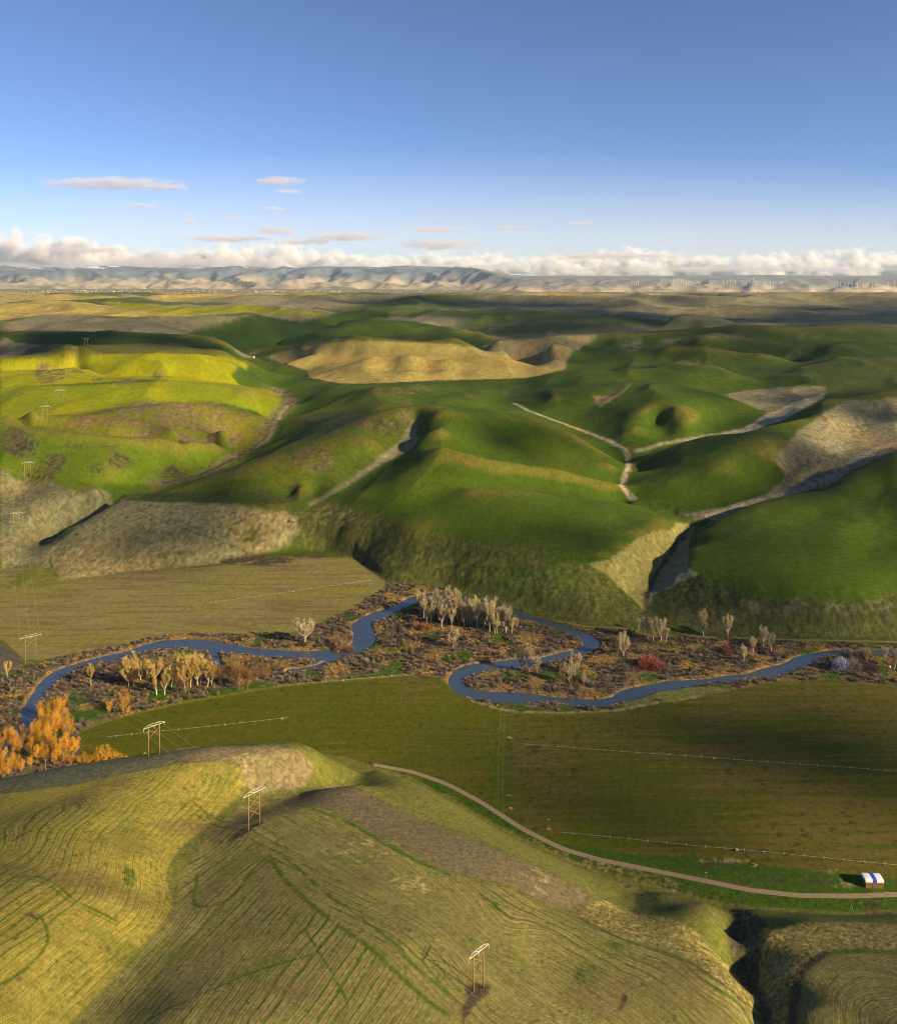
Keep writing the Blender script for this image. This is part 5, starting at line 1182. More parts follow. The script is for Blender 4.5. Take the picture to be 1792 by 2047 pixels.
# =====================================================================
# power line
# =====================================================================
M_WOOD = simple('pole_wood', (.30, .17, .075), .85, .3, 1.5)
M_ARM = simple('pale_arm', (.46, .42, .35), .7, .15, 2.)
M_INS = simple('insulator', (.50, .48, .46), .4, .1, 4.)
M_WIRE = simple('wire', (.42, .40, .36), .5, .1, .1, .3)
wood_marks = [(956, 1980, 79), (508, 1655, 76), (308, 1511, 65), (61, 1326, 57), (33, 1057, 33), (55, 956, 33), (90, 840, 29), (121, 806, 31), (137, 746, 27), (149, 712, 18), (172, 692, 16), (188, 679, 17), (237, 616, 17)]
tower_lab = ['wooden H-frame power pole standing in the dark dug patch of the stubble', 'wooden H-frame power pole with double cross braces by the draw', 'wooden H-frame power pole on the crest beside the green field', 'wooden H-frame power pole at the lower edge of the stubble field',
             'wooden H-frame power pole in the dry gully at the hill foot', 'wooden H-frame power pole on the green slope above the dry gully', 'wooden H-frame power pole on the golden shoulder of the scrub hill', 'wooden H-frame power pole on the slope over the scrub hill', 'faint H-frame power pole on the bright lime hill near the scrub patch',
             'H-frame power pole on the crest of the bright lime hill', 'H-frame power pole behind the crest of the lime hill', 'faint H-frame power pole on the dark green hill', 'faint H-frame power pole on the far golden ridge']
pos = []
for x, y, h in wood_marks:
    X, Y = hit(x, y); pos.append((X, Y, ground(X, Y), min(max(h * Y / FOC, 17), 28)))
d0 = Vector((pos[0][0] - pos[1][0], pos[0][1] - pos[1][1])); 
X, Y = pos[0][0] + d0.x * .95, pos[0][1] + d0.y * .95
pos.insert(0, (X, Y, ground(X, Y), 19.0)); tower_lab.insert(0, 'wooden H-frame power pole at the lower end of the wires')
def make_tower(i):
    X, Y, z, H = pos[i]
    a = pos[max(i - 1, 0)]; b = pos[min(i + 1, len(pos) - 1)]
    ang = math.atan2(b[1] - a[1], b[0] - a[0]) - math.pi / 2      # cross-arm across the line
    o = empty('power_pole', (X, Y, z), ang); tag(o, tower_lab[i], 'power pole', 'wooden H-frame poles of one power line')
    thin = .22 if Y < 700 else .26
    s_ = .17 * H; arm = .335 * H; top = H; za = H * .925
    for sx in (-1, 1): link('pole', MB().tube([(sx * s_, 0, ground(X + math.cos(ang) * sx * s_, Y + math.sin(ang) * sx * s_) - z - .4), (sx * s_, 0, H * .5), (sx * s_, 0, top)], [thin * 1.25, thin, thin * .75], 7).mesh('pole', M_WOOD, True), o)
    link('cross_arm', MB().tube([(-arm, -.3, za), (arm, -.3, za)], .17, 5).mesh('cross_arm', M_ARM), o)
    for sx in (-1, 1):
        link('arm_brace', MB().tube([(sx * s_, 0, top - .1), (sx * arm, -.2, za + .1)], .11, 4).mesh('arm_brace', M_ARM), o)
        link('arm_brace', MB().tube([(sx * s_, 0, top - .1), (0, -.2, za + .1)], .11, 4).mesh('arm_brace', M_ARM), o)
    link('top_beam', MB().tube([(-s_, 0, top - .15), (s_, 0, top - .15)], .12, 4).mesh('top_beam', M_ARM), o)
    brs = [(.84, .58)] if i != 2 else [(.80, .56), (.54, .28)]
    for hi, lo in brs:
        link('cross_brace', MB().tube([(-s_, .15, H * hi), (s_, .15, H * lo)], .13, 4).mesh('cross_brace', M_WOOD), o)
        link('cross_brace', MB().tube([(s_, -.15, H * hi), (-s_, -.15, H * lo)], .13, 4).mesh('cross_brace', M_WOOD), o)
    for x in (-arm, 0, arm): link('insulator', MB().tube([(x, -.3, za - .1), (x, -.3, za - 1.9)], .10, 5).mesh('insulator', M_INS), o)
    return [(X + math.cos(ang) * x + math.sin(ang) * .3, Y + math.sin(ang) * x - math.cos(ang) * .3, z + za - 1.9) for x in (-arm, 0, arm)]
tips = [make_tower(i) for i in range(len(pos))]
for k, lb in enumerate(('wire on the left arm tips of the wooden power poles', 'middle wire strung between the wooden power poles', 'wire on the right arm tips of the wooden power poles')):
    pts = []
    for a, b in zip(tips[:11], tips[1:12]):
        a = Vector(a[k]); b = Vector(b[k]); L = (b - a).length
        for j in range(12):
            t = j / 12; p = a.lerp(b, t); p.z -= 4 * t * (1 - t) * L * .018; pts.append(p)
    pts.append(Vector(tips[11][k]))
    tag(link('power_wire', MB().tube(pts, .055, 3).mesh('power_wire', M_WIRE)), lb, 'wire', 'wires of the wooden power line')

# small service poles
def service_pole(x, y, hpx, label, lean=0.0):
    X, Y, z = at(x, y); H = max(hpx * Y / FOC, 5.5)
    o = empty('service_pole', (X, Y, z)); o.rotation_euler = (0, lean, 0); tag(o, label, 'pole')
    link('pole', MB().tube([(0, 0, -.4), (0, 0, H)], [.17, .12], 6).mesh('pole', M_WOOD), o)
    link('cross_arm', MB().box((0, 0, H - .35), (.9, .07, .08)).mesh('cross_arm', M_ARM), o)
    for sx in (-1, 1): link('insulator', MB().tube([(sx * .8, 0, H - .3), (sx * .8, 0, H + .05)], .09, 5).mesh('insulator', M_INS), o)
service_pole(1096, 1658, 20, 'thin service pole standing in straw at the lane side field corner')
service_pole(1411, 1764, 20, 'thin service pole on the green verge between lane and ditch')
service_pole(1768, 1802, 18, 'leaning service pole by the lane in front of the hay stack', .2)
service_pole(91, 1541, 22, 'lone service pole at the hill edge before the orange grove')
service_pole(1713, 1556, 14, 'short service pole at the edge of the irrigated field', 0) if False else None

# =====================================================================
# wheel-line irrigators
# =====================================================================
M_ALU = simple('aluminium', (.50, .47, .36), .45, .1, 2., .4)
M_GUN = simple('mover_frame', (.50, .38, .16), .6, .3, 2.)
def wheel_mesh(Rw=.95):
    m_ = MB()
    m_.tube([(0, Rw * math.cos(t), Rw * math.sin(t)) for t in np.linspace(0, 2 * math.pi, 17)], .07, 4, False)
    for k in range(4):
        t = k * math.pi / 4; m_.tube([(0, Rw * math.cos(t), Rw * math.sin(t)), (0, -Rw * math.cos(t), -Rw * math.sin(t))], .03, 3, False)
    return m_.mesh('wheel', M_ALU)
WHEEL = wheel_mesh()
def wheel_line(a, b, label, mover=None, gap=12.2, pr=.075):
    A = Vector(px_plane(*a)); B = Vector(px_plane(*b)); L = (B - A).length; ang = math.atan2(B.y - A.y, B.x - A.x)
    o = empty('wheel_line', (A.x, A.y, .0), ang); tag(o, label, 'irrigator', 'wheel line irrigators in the valley')
    r = random.Random(int(a[0]))
    pts = [(t, .25 * math.sin(t / 17.) + .1 * math.sin(t / 5.), .98) for t in np.linspace(-1, L + 1, int(L / 6) + 2)]
    link('pipe', MB().tube(pts, pr, 5).mesh('pipe', M_ALU), o)
    t = gap * .5
    while t < L:
        w = link('wheel', WHEEL, o); w.location = (t, .25 * math.sin(t / 17.), .98); w.rotation_euler = (r.uniform(0, 1.5), 0, 0); t += gap
    if mover is not None:
        t = mover * L; c = MB()
        c.box((0, 0, .75), (.75, 1.1, .07)).box((0, 0, 1.15), (.35, .3, .35))
        mo = link('mover', c.mesh('mover', M_GUN), o); mo.location = (t, .25 * math.sin(t / 17.), 0)
        for sx in (-.85, .85):
            for sy in (-.9, .9):
                w = link('wheel', WHEEL, mo); w.location = (sx, sy, .66); w.scale = (.7, .7, .7)
wheel_line((215, 1476), (574, 1438), 'wheel line irrigator crossing the green field behind the crest pole', .97)
wheel_line((1038, 1490), (1840, 1548), 'long wheel line irrigator across the middle of the brownish field', .50)
wheel_line((1126, 1668), (1840, 1737), 'wheel line irrigator along the lower field edge above the lane', .50)
wheel_line((556, 1373), (872, 1346), 'wheel line irrigator parked along the brush at the field top', .4, 12.2, .075)
wheel_line((420, 1207), (740, 1162), 'wheel line irrigator in the stubble field across the river', .5, 12.2, .07)

# =====================================================================
# hay stack under tarpaulin, bits and pieces
# =====================================================================
M_HAY = simple('hay', (.20, .115, .042), .95, .45, 2.2)
M_TARP = simple('white_tarp', (.72, .73, .80), .55, .06, .8)
M_BLUE = simple('blue_tarp', (.012, .05, .50), .5, .15, .8)
hx, hy = px_plane(1747.5, 1777); hang = -0.05
hs = empty('hay_stack', (hx, hy, ground(hx, hy)), hang); tag(hs, 'stack of hay bales under a white tarpaulin with blue stripes', 'hay stack')
bale = MB(); 
for zz_ in (0,): bale.box((0, 0, 0), (.63, 1.5, .62))
bm_ = bale.mesh('bale', M_HAY)
hr = random.Random(3)
for lz in range(4):
    for ix in range(8):
        for iy in range(2):
            b_ = link('bale', bm_, hs); b_.location = (-4.66 + ix * 1.33 + hr.uniform(-.03, .03), 1.55 + iy * 3.06 + hr.uniform(-.12, .12), .64 + lz * 1.27); b_.rotation_euler = (0, hr.uniform(-.02, .02), hr.uniform(-.03, .03))
def tarp_mesh(xa, xb, off, name, mat, drop=1.55):
    """domed sheet with hanging skirts; the depth runs 0..6.1"""
    n = 14; V = []; F = []
    xs = np.linspace(xa, xb, n)
    prof = [(-.22 - off, 5.2 - drop), (-.20 - off, 4.7), (-.16 - off, 5.12), (.2, 5.32 + off), (1.5, 5.5 + off), (3.06, 5.58 + off), (4.6, 5.5 + off), (5.9, 5.32 + off), (6.28 + off, 5.12), (6.32 + off, 4.7), (6.34 + off, 5.2 - drop)]
    for i, x in enumerate(xs):
        e = 1 - (abs(x) / 5.45) ** 6
        for j, (y, z) in enumerate(prof):
            w = .10 * math.sin(x * 2.1 + j) * (1 if j in (0, 10) else .25)
            zz2 = z - (1 - e) * .18 * (1 if 2 < j < 8 else .3)
            V.append((x, y + w * .4, zz2 + w * .5))
    m = len(prof)
    for i in range(n - 1):
        for j in range(m - 1): F.append((i * m + j, (i + 1) * m + j, (i + 1) * m + j + 1, i * m + j + 1))
    return np_mesh(name, np.array(V), np.array(F), mat)
tp = link('tarpaulin', tarp_mesh(-5.5, 5.5, .04, 'tarpaulin', M_TARP), hs)
ends = MB()
for sx in (-1, 1):
    ys = np.linspace(-.24, 6.3, 10)
    for ya, yb in zip(ys[:-1], ys[1:]):
        za_, zb_ = (5.33 - .006 * (y - 3.0) ** 2 * 4 for y in (ya, yb))
        ends.quad((sx * 5.5, ya, za_), (sx * 5.5, yb, zb_), (sx * 5.56, yb, 4.0 + .15 * math.sin(yb * 3)), (sx * 5.56, ya, 4.0 + .15 * math.sin(ya * 3)))
link('end_skirt', ends.mesh('end_skirt', M_TARP), tp)
for xa, xb in ((-1.15, .0), (.14, 1.25)): link('stripe', tarp_mesh(xa, xb, .075, 'stripe', M_BLUE), tp)

M_TEAL = simple('teal_paint', (.10, .38, .40), .5, .15, 2.)
X, Y, z = at(1701, 1826)
o = empty('metal_frame', (X, Y, z)); tag(o, 'small teal metal A-frame standing at the foot of the right slope', 'frame')
for sx in (-1, 1): link('leg', MB().tube([(sx * 1.5, 0, -.2), (sx * .1, 0, 4.6)], .09, 4).mesh('leg', M_TEAL), o)
link('cross_bar', MB().tube([(-.8, 0, 2.4), (.8, 0, 2.4)], .08, 4).mesh('cross_bar', M_TEAL), o)
M_WHITE = simple('white_paint', (.78, .78, .76), .5, .06, 2.)
X, Y, z = at(1778, 1338)
o = empty('pump', (X, Y, z)); tag(o, 'white pump housing on posts in the brush by the right river reach', 'pump')
link('housing', MB().tube([(0, 0, 1.2), (0, 0, 3.1)], .75, 8).mesh('housing', M_WHITE), o); link('post', MB().tube([(-.5, 0, -.3), (-.5, 0, 1.2)], .12, 5).mesh('post', M_WOOD), o); link('post', MB().tube([(.5, 0, -.3), (.5, 0, 1.2)], .12, 5).mesh('post', M_WOOD), o)
X, Y, z = at(507, 716)
o = empty('grain_bin', (X, Y, z)); o.scale = (.55, .55, .55); tag(o, 'tiny white grain bin at the head of the creek', 'bin')
link('drum', MB().tube([(0, 0, -.5), (0, 0, 8)], 5.5, 14).mesh('drum', M_WHITE, True), o); link('roof', MB().tube([(0, 0, 8.0), (0, 0, 11)], [5.8, .5], 14).mesh('roof', M_WHITE), o)
M_STRAW = simple('straw', (.42, .30, .11), .95, .35, 3.)
for (x, y), lb in zip([(1017, 1476), (1018, 1592), (1019, 1618), (1095, 1660), (1506, 1731)], ('small straw heap beside the two-track near the wheel line end', 'small straw heap midway down the two-track', 'larger straw heap at the lane end of the two-track', 'straw heap at the foot of the field corner pole', 'pale straw heap on the lush verge above the lane')):
    X, Y, z = at(x, y); r = random.Random(int(x + y)); m_ = MB()
    for _ in range(80):
        a = r.uniform(0, 6.28); rr = r.uniform(0, 1.6) ; c = Vector((math.cos(a) * rr * 1.5, math.sin(a) * rr, max(0, .9 - .5 * rr) * r.uniform(.3, 1))); d = Vector((r.gauss(0, .5), r.gauss(0, .5), r.uniform(.1, .7))); s_ = Vector((r.gauss(0, .3), r.gauss(0, .3), 0))
        m_.tri(c - s_, c + s_, c + d)
    tag(link('straw_heap', m_.mesh('straw_heap', M_STRAW)), lb, 'straw heap').location = (X, Y, z)

# fence posts along the toe of the hill
# =====================================================================
# far things: wind turbines, town
# =====================================================================
tw = MB().tube([(0, 0, -4), (0, 0, 88)], [3.4, 2.0], 6).mesh('tower', M_WHITE)
nc = MB().box((0, -1.5, 89.5), (2.2, 5.5, 2.2)).mesh('nacelle', M_WHITE)
bl = MB().quad((-1.8, 0, 1), (1.8, 0, 1), (.5, 0, 42), (-.3, 0, 42)).quad((-1.8, .6, 1), (-.3, .3, 42), (.5, .3, 42), (1.8, .6, 1)).mesh('blade', M_WHITE)
tm = [(137, 150), (150, 150), (163, 150), (175, 150), (318, 138), (334, 138), (350, 138), (365, 138), (380, 138), (395, 138), (410, 138), (428, 138), (445, 138), (458, 138), (475, 151), (487, 152), (499, 153), (511, 154), (523, 155), (535, 156), (547, 157), (560, 158), (625, 145), (637, 145), (648, 145), (661, 145),
      (709, 142), (732, 142), (752, 142), (767, 142), (783, 142), (830, 150), (850, 150), (893, 130), (905, 150), (918, 150), (935, 150), (955, 152), (970, 152), (985, 152), (1000, 152), (1020, 150), (1035, 152), (1060, 155), (1075, 155), (1372, 148), (1386, 148), (1402, 150), (1418, 150), (1440, 155), (1465, 155),
      (1490, 162), (1510, 163), (1535, 165), (1545, 165), (1580, 165), (1600, 168), (1615, 168), (1640, 172), (1655, 172), (1670, 175), (1690, 175), (1737, 155), (1775, 150)]
trr = random.Random(8)
for x, y in tm:
    X, Y = hit(1218.6 + .32 * x, 523.3 + .32 * y); z = ground(X, Y)
    o = empty('wind_turbine', (X, Y, z), trr.uniform(-.3, .3)); o.scale = (1.25, 1.25, 1.25); tag(o, 'white wind turbine on the hazy right-hand ridge', 'wind turbine', 'wind turbines on the right-hand ridge')
    link('tower', tw, o); link('nacelle', nc, o); a0 = trr.uniform(0, 2)
    for k in range(3):
        b_ = link('blade', bl, o); b_.location = (0, -7.4, 89.5); b_.rotation_euler = (0, a0 + k * 2.094, 0)
tr_ = np.random.default_rng(21); tv = []; tf = []; tcx = []
for i in range(2600):
    Y = tr_.uniform(17500, 25500); u = tr_.uniform(-.56, .5) if i % 3 else tr_.uniform(-.54, -.1)
    if fbm(np.array([u * 20000]), np.array([Y]), 1 / 2500., 2, ox=3.)[0] < -.05: continue
    if u > .12 and Y > 19000: continue
    X = u * Y; z = ground(X, Y); w, d, h = tr_.uniform(9, 30), tr_.uniform(8, 18), tr_.uniform(5, 12)
    c = (.62, .58, .54) if tr_.uniform() < .3 else ((.24, .15, .12) if tr_.uniform() < .5 else (.07, .075, .05))
    b0 = len(tv)
    for dz in (-2, h):
        for dx, dy in ((-w, -d), (w, -d), (w, d), (-w, d)): tv.append((X + dx, Y + dy, z + dz)); tcx.append(c)
    for q in ((4, 5, 6, 7), (0, 1, 5, 4), (1, 2, 6, 5), (3, 0, 4, 7)): tf.append(tuple(b0 + j for j in q))
tag(link('far_town', np_mesh('far_town', np.array(tv), np.array(tf), MBR, np.array(tcx), smooth=False)), 'far off town spread over the pale plain', 'town', kind='stuff')

# =====================================================================
# clouds and haze
# =====================================================================
def vol_mat(name, dens, c, aniso=.3):
    m_ = bpy.data.materials.new(name); m_.use_nodes = True; n = m_.node_tree.nodes; l = m_.node_tree.links
    for q in list(n): n.remove(q)
    out = n.new('ShaderNodeOutputMaterial'); v = n.new('ShaderNodeVolumePrincipled')
    v.inputs['Density'].default_value = dens; v.inputs['Color'].default_value = tuple(c) + (1,); v.inputs['Anisotropy'].default_value = aniso
    l.new(v.outputs[0], out.inputs['Volume'])
    return m_
import bmesh
def ico(sub):
    bm = bmesh.new(); bmesh.ops.create_icosphere(bm, subdivisions=sub, radius=1.0)
    v = np.array([x.co[:] for x in bm.verts]); f = np.array([[q.index for q in x.verts] for x in bm.faces]); bm.free(); return v, f
ICO2 = ico(2); ICO4 = ico(4)
def noise3(V, f, seed):
    return (perlin(V[:, 0] * f + seed, V[:, 1] * f + V[:, 2] * f * .7) + perlin(V[:, 1] * f - seed, V[:, 2] * f * 1.1 + 5) + perlin(V[:, 2] * f + seed * 2, V[:, 0] * f)) / 2
def shade_puff_mat():
    m_, n, l, b = new_mat('shade_puff_white')
    b.inputs['Base Color'].default_value = (.93, .93, .94, 1); b.inputs['Roughness'].default_value = 1.0; b.inputs['Specular IOR Level'].default_value = 0
    tr = n.new('ShaderNodeBsdfTranslucent'); tr.inputs['Color'].default_value = (.92, .92, .94, 1)
    ms = n.new('ShaderNodeMixShader'); ms.inputs[0].default_value = .4
    l.new(b.outputs[0], ms.inputs[1]); l.new(tr.outputs[0], ms.inputs[2]); l.new(ms.outputs[0], n['Material Output'].inputs['Surface'])
    return m_
M_CL = shade_puff_mat()
CD = 58000.0
def cloud_at(x, y): return ((x - CX) / FOC * CD, CAMZ + (HY - y) / FOC * CD)
cr = np.random.default_rng(4)
def cum_mat():
    m_ = bpy.data.materials.new('cumulus'); m_.use_nodes = True; n = m_.node_tree.nodes; l = m_.node_tree.links
    for q in list(n): n.remove(q)
    out = n.new('ShaderNodeOutputMaterial'); v = n.new('ShaderNodeVolumePrincipled'); tc = n.new('ShaderNodeTexCoord'); oi = n.new('ShaderNodeObjectInfo')
    def mth(op, a, b_, clamp=False):
        o_ = n.new('ShaderNodeMath'); o_.operation = op; o_.use_clamp = clamp
        for i, q in enumerate((a, b_)):
            if isinstance(q, (int, float)): o_.inputs[i].default_value = q
            else: l.new(q, o_.inputs[i])
        return o_.outputs[0]
    sep = n.new('ShaderNodeSeparateXYZ'); l.new(tc.outputs['Object'], sep.inputs[0])
    no = n.new('ShaderNodeTexNoise'); no.noise_dimensions = '4D'; no.inputs['Scale'].default_value = 2.6; no.inputs['Detail'].default_value = 6; no.inputs['Roughness'].default_value = .55
    l.new(tc.outputs['Object'], no.inputs['Vector']); l.new(mth('MULTIPLY', oi.outputs['Random'], 60.0), no.inputs['W'])
    r2 = mth('ADD', mth('ADD', mth('POWER', mth('ABSOLUTE', sep.outputs['X'], 0.0), 2.0), mth('POWER', mth('ABSOLUTE', sep.outputs['Y'], 0.0), 2.0)), mth('POWER', mth('ABSOLUTE', sep.outputs['Z'], 0.0), 2.0))
    d = mth('SUBTRACT', mth('ADD', .62, mth('MULTIPLY', mth('SUBTRACT', no.outputs['Fac'], .5), 4.2)), r2)
    d = mth('MULTIPLY', mth('MINIMUM', mth('MAXIMUM', mth('MULTIPLY', d, 3.5), 0.0), 1.0), .0026)
    l.new(d, v.inputs['Density']); v.inputs['Color'].default_value = (.995, .995, .995, 1); v.inputs['Anisotropy'].default_value = 0.0
    l.new(v.outputs[0], out.inputs['Volume'])
    return m_
hv, hf = ICO4; hv = hv * 1.15
CUM = np_mesh('cloud', np.c_[hv[:, 0], hv[:, 1], np.where(hv[:, 2] < -.05, -.05, hv[:, 2])], hf, cum_mat())
def cumulus(x, ytop, ybot, w, label, group):
    X, zt = cloud_at(x, ytop - 6); _, zb = cloud_at(x, ybot); W = w / FOC * CD
    o = link('cloud', CUM); o.location = (X, CD + cr.uniform(-1500, 1500), zb); o.scale = (W * .72, W * .4, (zt - zb) * 1.05)
    tag(o, label, 'cloud', group)
g_ = 'heaped clouds along the horizon'
lb_ = 'heaped white cumulus cloud in the bank above the mountains'
for x, yt, yb, w in [(-60, 470, 540, 120), (30, 462, 540, 110), (95, 466, 538, 110), (160, 478, 540, 100), (230, 494, 540, 110), (300, 500, 540, 110), (370, 498, 541, 110), (440, 492, 541, 110), (500, 490, 541, 90), (560, 486, 541, 90), (612, 494, 541, 80), (680, 506, 542, 100), (750, 515, 543, 90), (800, 512, 543, 70),
                     (870, 503, 544, 100), (930, 512, 545, 90), (985, 505, 545, 80), (1040, 520, 546, 70)]:
    cumulus(x, yt, yb, w, lb_, g_)
lb2 = 'low pale cumulus cloud in the bank above the right-hand ridge'; g2 = 'low clouds above the right ridge'
for x, yt, yb, w in [(1100, 512, 548, 110), (1180, 508, 548, 110), (1260, 502, 548, 110), (1340, 504, 549, 110), (1420, 509, 549, 100), (1500, 510, 550, 100), (1570, 508, 550, 90), (1630, 504, 550, 90), (1700, 502, 550, 100), (1780, 506, 550, 110), (1870, 506, 550, 110)]:
    cumulus(x, yt, yb, w, lb2, g2)
def lens_mat():
    m_ = bpy.data.materials.new('thin_cloud'); m_.use_nodes = True; n = m_.node_tree.nodes; l = m_.node_tree.links
    for q in list(n): n.remove(q)
    out = n.new('ShaderNodeOutputMaterial'); v = n.new('ShaderNodeVolumePrincipled'); tc = n.new('ShaderNodeTexCoord')
    ln = n.new('ShaderNodeVectorMath'); ln.operation = 'DOT_PRODUCT'; l.new(tc.outputs['Object'], ln.inputs[0]); l.new(tc.outputs['Object'], ln.inputs[1])
    mp = n.new('ShaderNodeMapping'); mp.inputs['Scale'].default_value = (3.2, 1.0, 1.0); oi = n.new('ShaderNodeObjectInfo'); l.new(tc.outputs['Object'], mp.inputs['Vector'])
    sc4 = n.new('ShaderNodeMath'); sc4.operation = 'MULTIPLY'; sc4.inputs[1].default_value = 40.0; l.new(oi.outputs['Random'], sc4.inputs[0])
    no = n.new('ShaderNodeTexNoise'); no.noise_dimensions = '4D'; no.inputs['Scale'].default_value = 1.3; no.inputs['Detail'].default_value = 5; l.new(mp.outputs[0], no.inputs['Vector']); l.new(sc4.outputs[0], no.inputs['W'])
    def mth(op, a, b_, clamp=False):
        o_ = n.new('ShaderNodeMath'); o_.operation = op; o_.use_clamp = clamp
        for i, q in enumerate((a, b_)):
            if isinstance(q, (int, float)): o_.inputs[i].default_value = q
            else: l.new(q, o_.inputs[i])
        return o_.outputs[0]
    dens = mth('SUBTRACT', mth('ADD', 1.0, mth('MULTIPLY', mth('SUBTRACT', no.outputs['Fac'], .5), 3.2)), mth('MULTIPLY', ln.outputs['Value'], 1.15))
    l.new(mth('MULTIPLY', mth('MAXIMUM', dens, 0.0), 1.0e-3), v.inputs['Density'])
    v.inputs['Color'].default_value = (.86, .82, .86, 1); v.inputs['Anisotropy'].default_value = 0.0
    l.new(v.outputs[0], out.inputs['Volume'])
    return m_
M_LENS = lens_mat()
LENS_ME = np_mesh('cloud', ICO4[0] * 1.25, ICO4[1], M_LENS)
def lens(x, y, w, h, label, k=1.0):
    X, z = cloud_at(x, y); q = (CD - 6000) / CD
    o = link('cloud', LENS_ME); o.location = (X * q, CD - 6000, CAMZ + (z - CAMZ) * q); o.scale = (w / FOC * CD * q / 1.9, 1300, h / FOC * CD * q / 1.7)
    tag(o, label, 'cloud')
lens(215, 367, 290, 26, 'long flat mauve cloud streak high on the left')
lens(330, 374, 110, 10, 'thin grey tail of the long mauve cloud')
lens(560, 362, 110, 16, 'small pinkish wisp of cloud high above the plain')
lens(575, 383, 60, 7, 'tiny grey wisp under the pinkish one')
lens(285, 411, 62, 8, 'small grey flat wisp below the mauve streak')
lens(545, 417, 50, 6, 'faint thin wisp in mid sky'); lens(470, 434, 60, 6, 'faint broken wisp above the cumulus bank'); lens(377, 444, 28, 10, 'tiny curled wisp above the cumulus bank')
lens(450, 477, 180, 15, 'flat grey lens cloud over the cumulus bank'); lens(552, 461, 96, 17, 'dark smooth lens cloud above the flat grey one'); lens(690, 474, 180, 18, 'broad grey lens cloud right of the dark one'); lens(600, 484, 130, 12, 'thin grey cloud sheet between the lens clouds')
lens(870, 459, 150, 11, 'slim grey cloud streak above the middle of the range'); lens(1020, 455, 90, 7, 'thin tail of the slim grey streak'); lens(880, 490, 200, 20, 'wide grey cloud deck over the middle cumulus'); lens(1160, 447, 60, 6, 'faint tan wisp right of the middle')
lens(1230, 512, 330, 14, 'long grey cloud deck above the right-hand ridge')
lens(300, 528, 700, 26, 'wide soft grey cloud base along the left range'); lens(150, 500, 260, 14, 'grey cloud shelf in front of the left cumulus'); lens(840, 534, 460, 16, 'soft grey cloud base along the middle range'); lens(1500, 538, 800, 14, 'soft pale cloud base along the right ridge')

VEIL = np_mesh('cloud', ICO4[0], ICO4[1], vol_mat('cloud_veil', 4.5e-5, (.97, .97, .98), 0.0))
for k_, (h, lb) in enumerate(((170, 'thin bright veil of cloud lowest over the horizon'), (250, 'thin pale veil of cloud just above the lowest veil'), (340, 'faint pale veil of cloud reaching over the small wisps'), (450, 'faintest veil of cloud reaching above the mauve streak'), (580, 'barely visible veil of cloud fading into the blue'))):
    X, z = cloud_at(860, 530); v_ = link('cloud', VEIL); v_.location = (X, CD + 4000 + 2700 * k_, z); v_.scale = (4600 / FOC * CD / 2, 1300, h / FOC * CD / 2); tag(v_, lb, 'cloud')
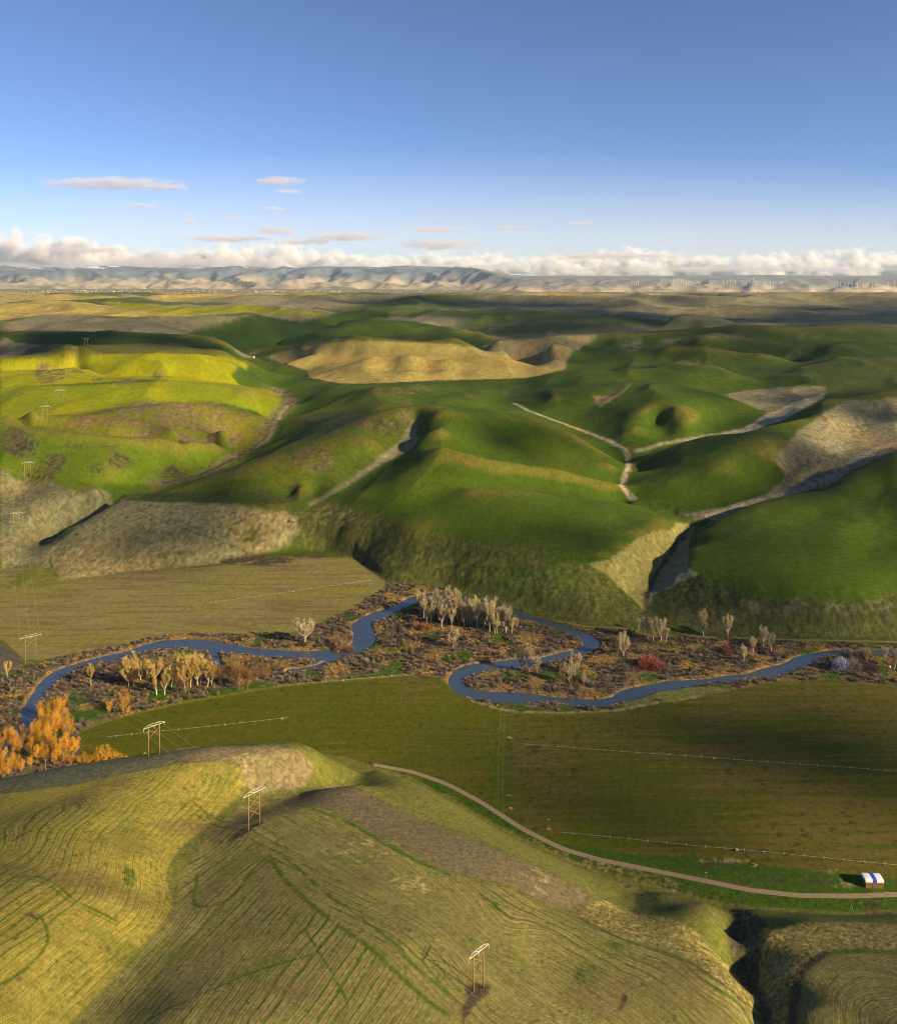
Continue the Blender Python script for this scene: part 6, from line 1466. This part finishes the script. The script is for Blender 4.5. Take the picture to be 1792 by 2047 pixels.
# unseen cloud puffs, added and placed by ground outline to shade chosen areas
ICO1 = ico(1)
SH = [(.55, 40, [(620, 1405), (900, 1400), (1250, 1420), (1900, 1370), (2050, 1790), (1600, 1790), (1400, 1755), (1200, 1720), (1000, 1640), (800, 1560), (660, 1500)]),
      (.20, 52, [(640, 1075), (700, 1000), (830, 840), (1000, 820), (1100, 760), (1330, 735), (1500, 760), (1900, 770), (2050, 1000), (2050, 1275), (1300, 1255), (1000, 1200), (780, 1150)]),
      (.35, 45, [(0, 960), (200, 975), (330, 975), (560, 1000), (600, 1080), (400, 1125), (150, 1155), (-100, 1150), (-100, 960)]),
      (.35, 60, [(330, 970), (560, 870), (740, 790), (850, 815), (740, 930), (600, 1000), (420, 995)]),
      (.95, 70, [(-100, 664), (224, 664), (420, 680), (475, 702), (440, 702), (300, 690), (150, 694), (20, 714), (-100, 712)]),
      (.85, 80, [(380, 662), (520, 628), (700, 622), (780, 620), (690, 648), (560, 678), (500, 712), (455, 700)]),
      (.35, 90, [(560, 690), (690, 655), (900, 650), (990, 680), (900, 686), (700, 680)]),
      (.6, 90, [(900, 690), (1190, 672), (1131, 738), (1049, 755), (900, 760)]),
      (.5, 90, [(1140, 700), (1300, 668), (1596, 652), (1900, 655), (2050, 760), (1500, 738), (1131, 738)]),
      (.6, 130, [(760, 632), (900, 622), (1200, 628), (1536, 655), (1300, 662), (1180, 672), (1000, 676), (900, 648)]),
      (.85, 200, [(620, 597), (1000, 594), (1100, 600), (1400, 612), (1900, 612), (1900, 645), (1540, 650), (1340, 636), (900, 616), (740, 610)]),
      (.15, 45, [(700, 1180), (1200, 1260), (1750, 1290), (1750, 1370), (1250, 1410), (950, 1390), (700, 1340)]),
      (.7, 60, [(0, 640), (200, 636), (500, 634), (480, 660), (330, 664), (100, 660), (0, 660)])]
sr = np.random.default_rng(15); SV = []; SF = []; nb = 0
for cov, rad, poly in SH:
    P = np.array([hit(x, y) for x, y in densify(poly + [poly[0]], 25)]); a0, b0 = P.min(0); a1, b1 = P.max(0)
    n = int(min(1.5 * (a1 - a0) * (b1 - b0) / (rad * rad), 2600))
    X = sr.uniform(a0, a1, n); Y = sr.uniform(b0, b1, n); k = inside(P, X, Y)
    q = fbm(X, Y, 1 / (rad * 5.), 2, ox=rad * .7) + sr.normal(0, .05, n)
    th = np.quantile(q[k], 1 - cov) if k.any() else 0
    k &= q >= th
    for x, y in zip(X[k], Y[k]):
        z = ground(x, y) if abs(x / y) < 1.05 else 100.; h = (1500 if b1 < 3100 else 4600) + sr.uniform(-40, 40); t = (h - z) / sdz
        v0, f0 = ICO1; r = rad * sr.uniform(.55, 1.0)
        d = 1 + .3 * noise3(v0, 1.7, x * .01 + y * .013)
        SV.append(v0 * d[:, None] * np.array([r, r, r * .12]) + np.array([x + sdx * t, y + sdy * t, h])); SF.append(f0 + nb); nb += len(v0)
tag(link('shade_puffs', np_mesh('shade_puffs', np.concatenate(SV), np.concatenate(SF), M_CL)), 'unseen cloud puffs added to shade parts of the land', 'clouds', kind='stuff')

# the air between: pale haze over the whole land
hz = MB().box((0, 22000, 586), (36000, 25500, 594)).mesh('haze', vol_mat('haze_air', 8.5e-6, (.66, .83, 1.0), .2))
tag(link('haze', hz), 'pale haze lying over the land', 'haze', kind='stuff')
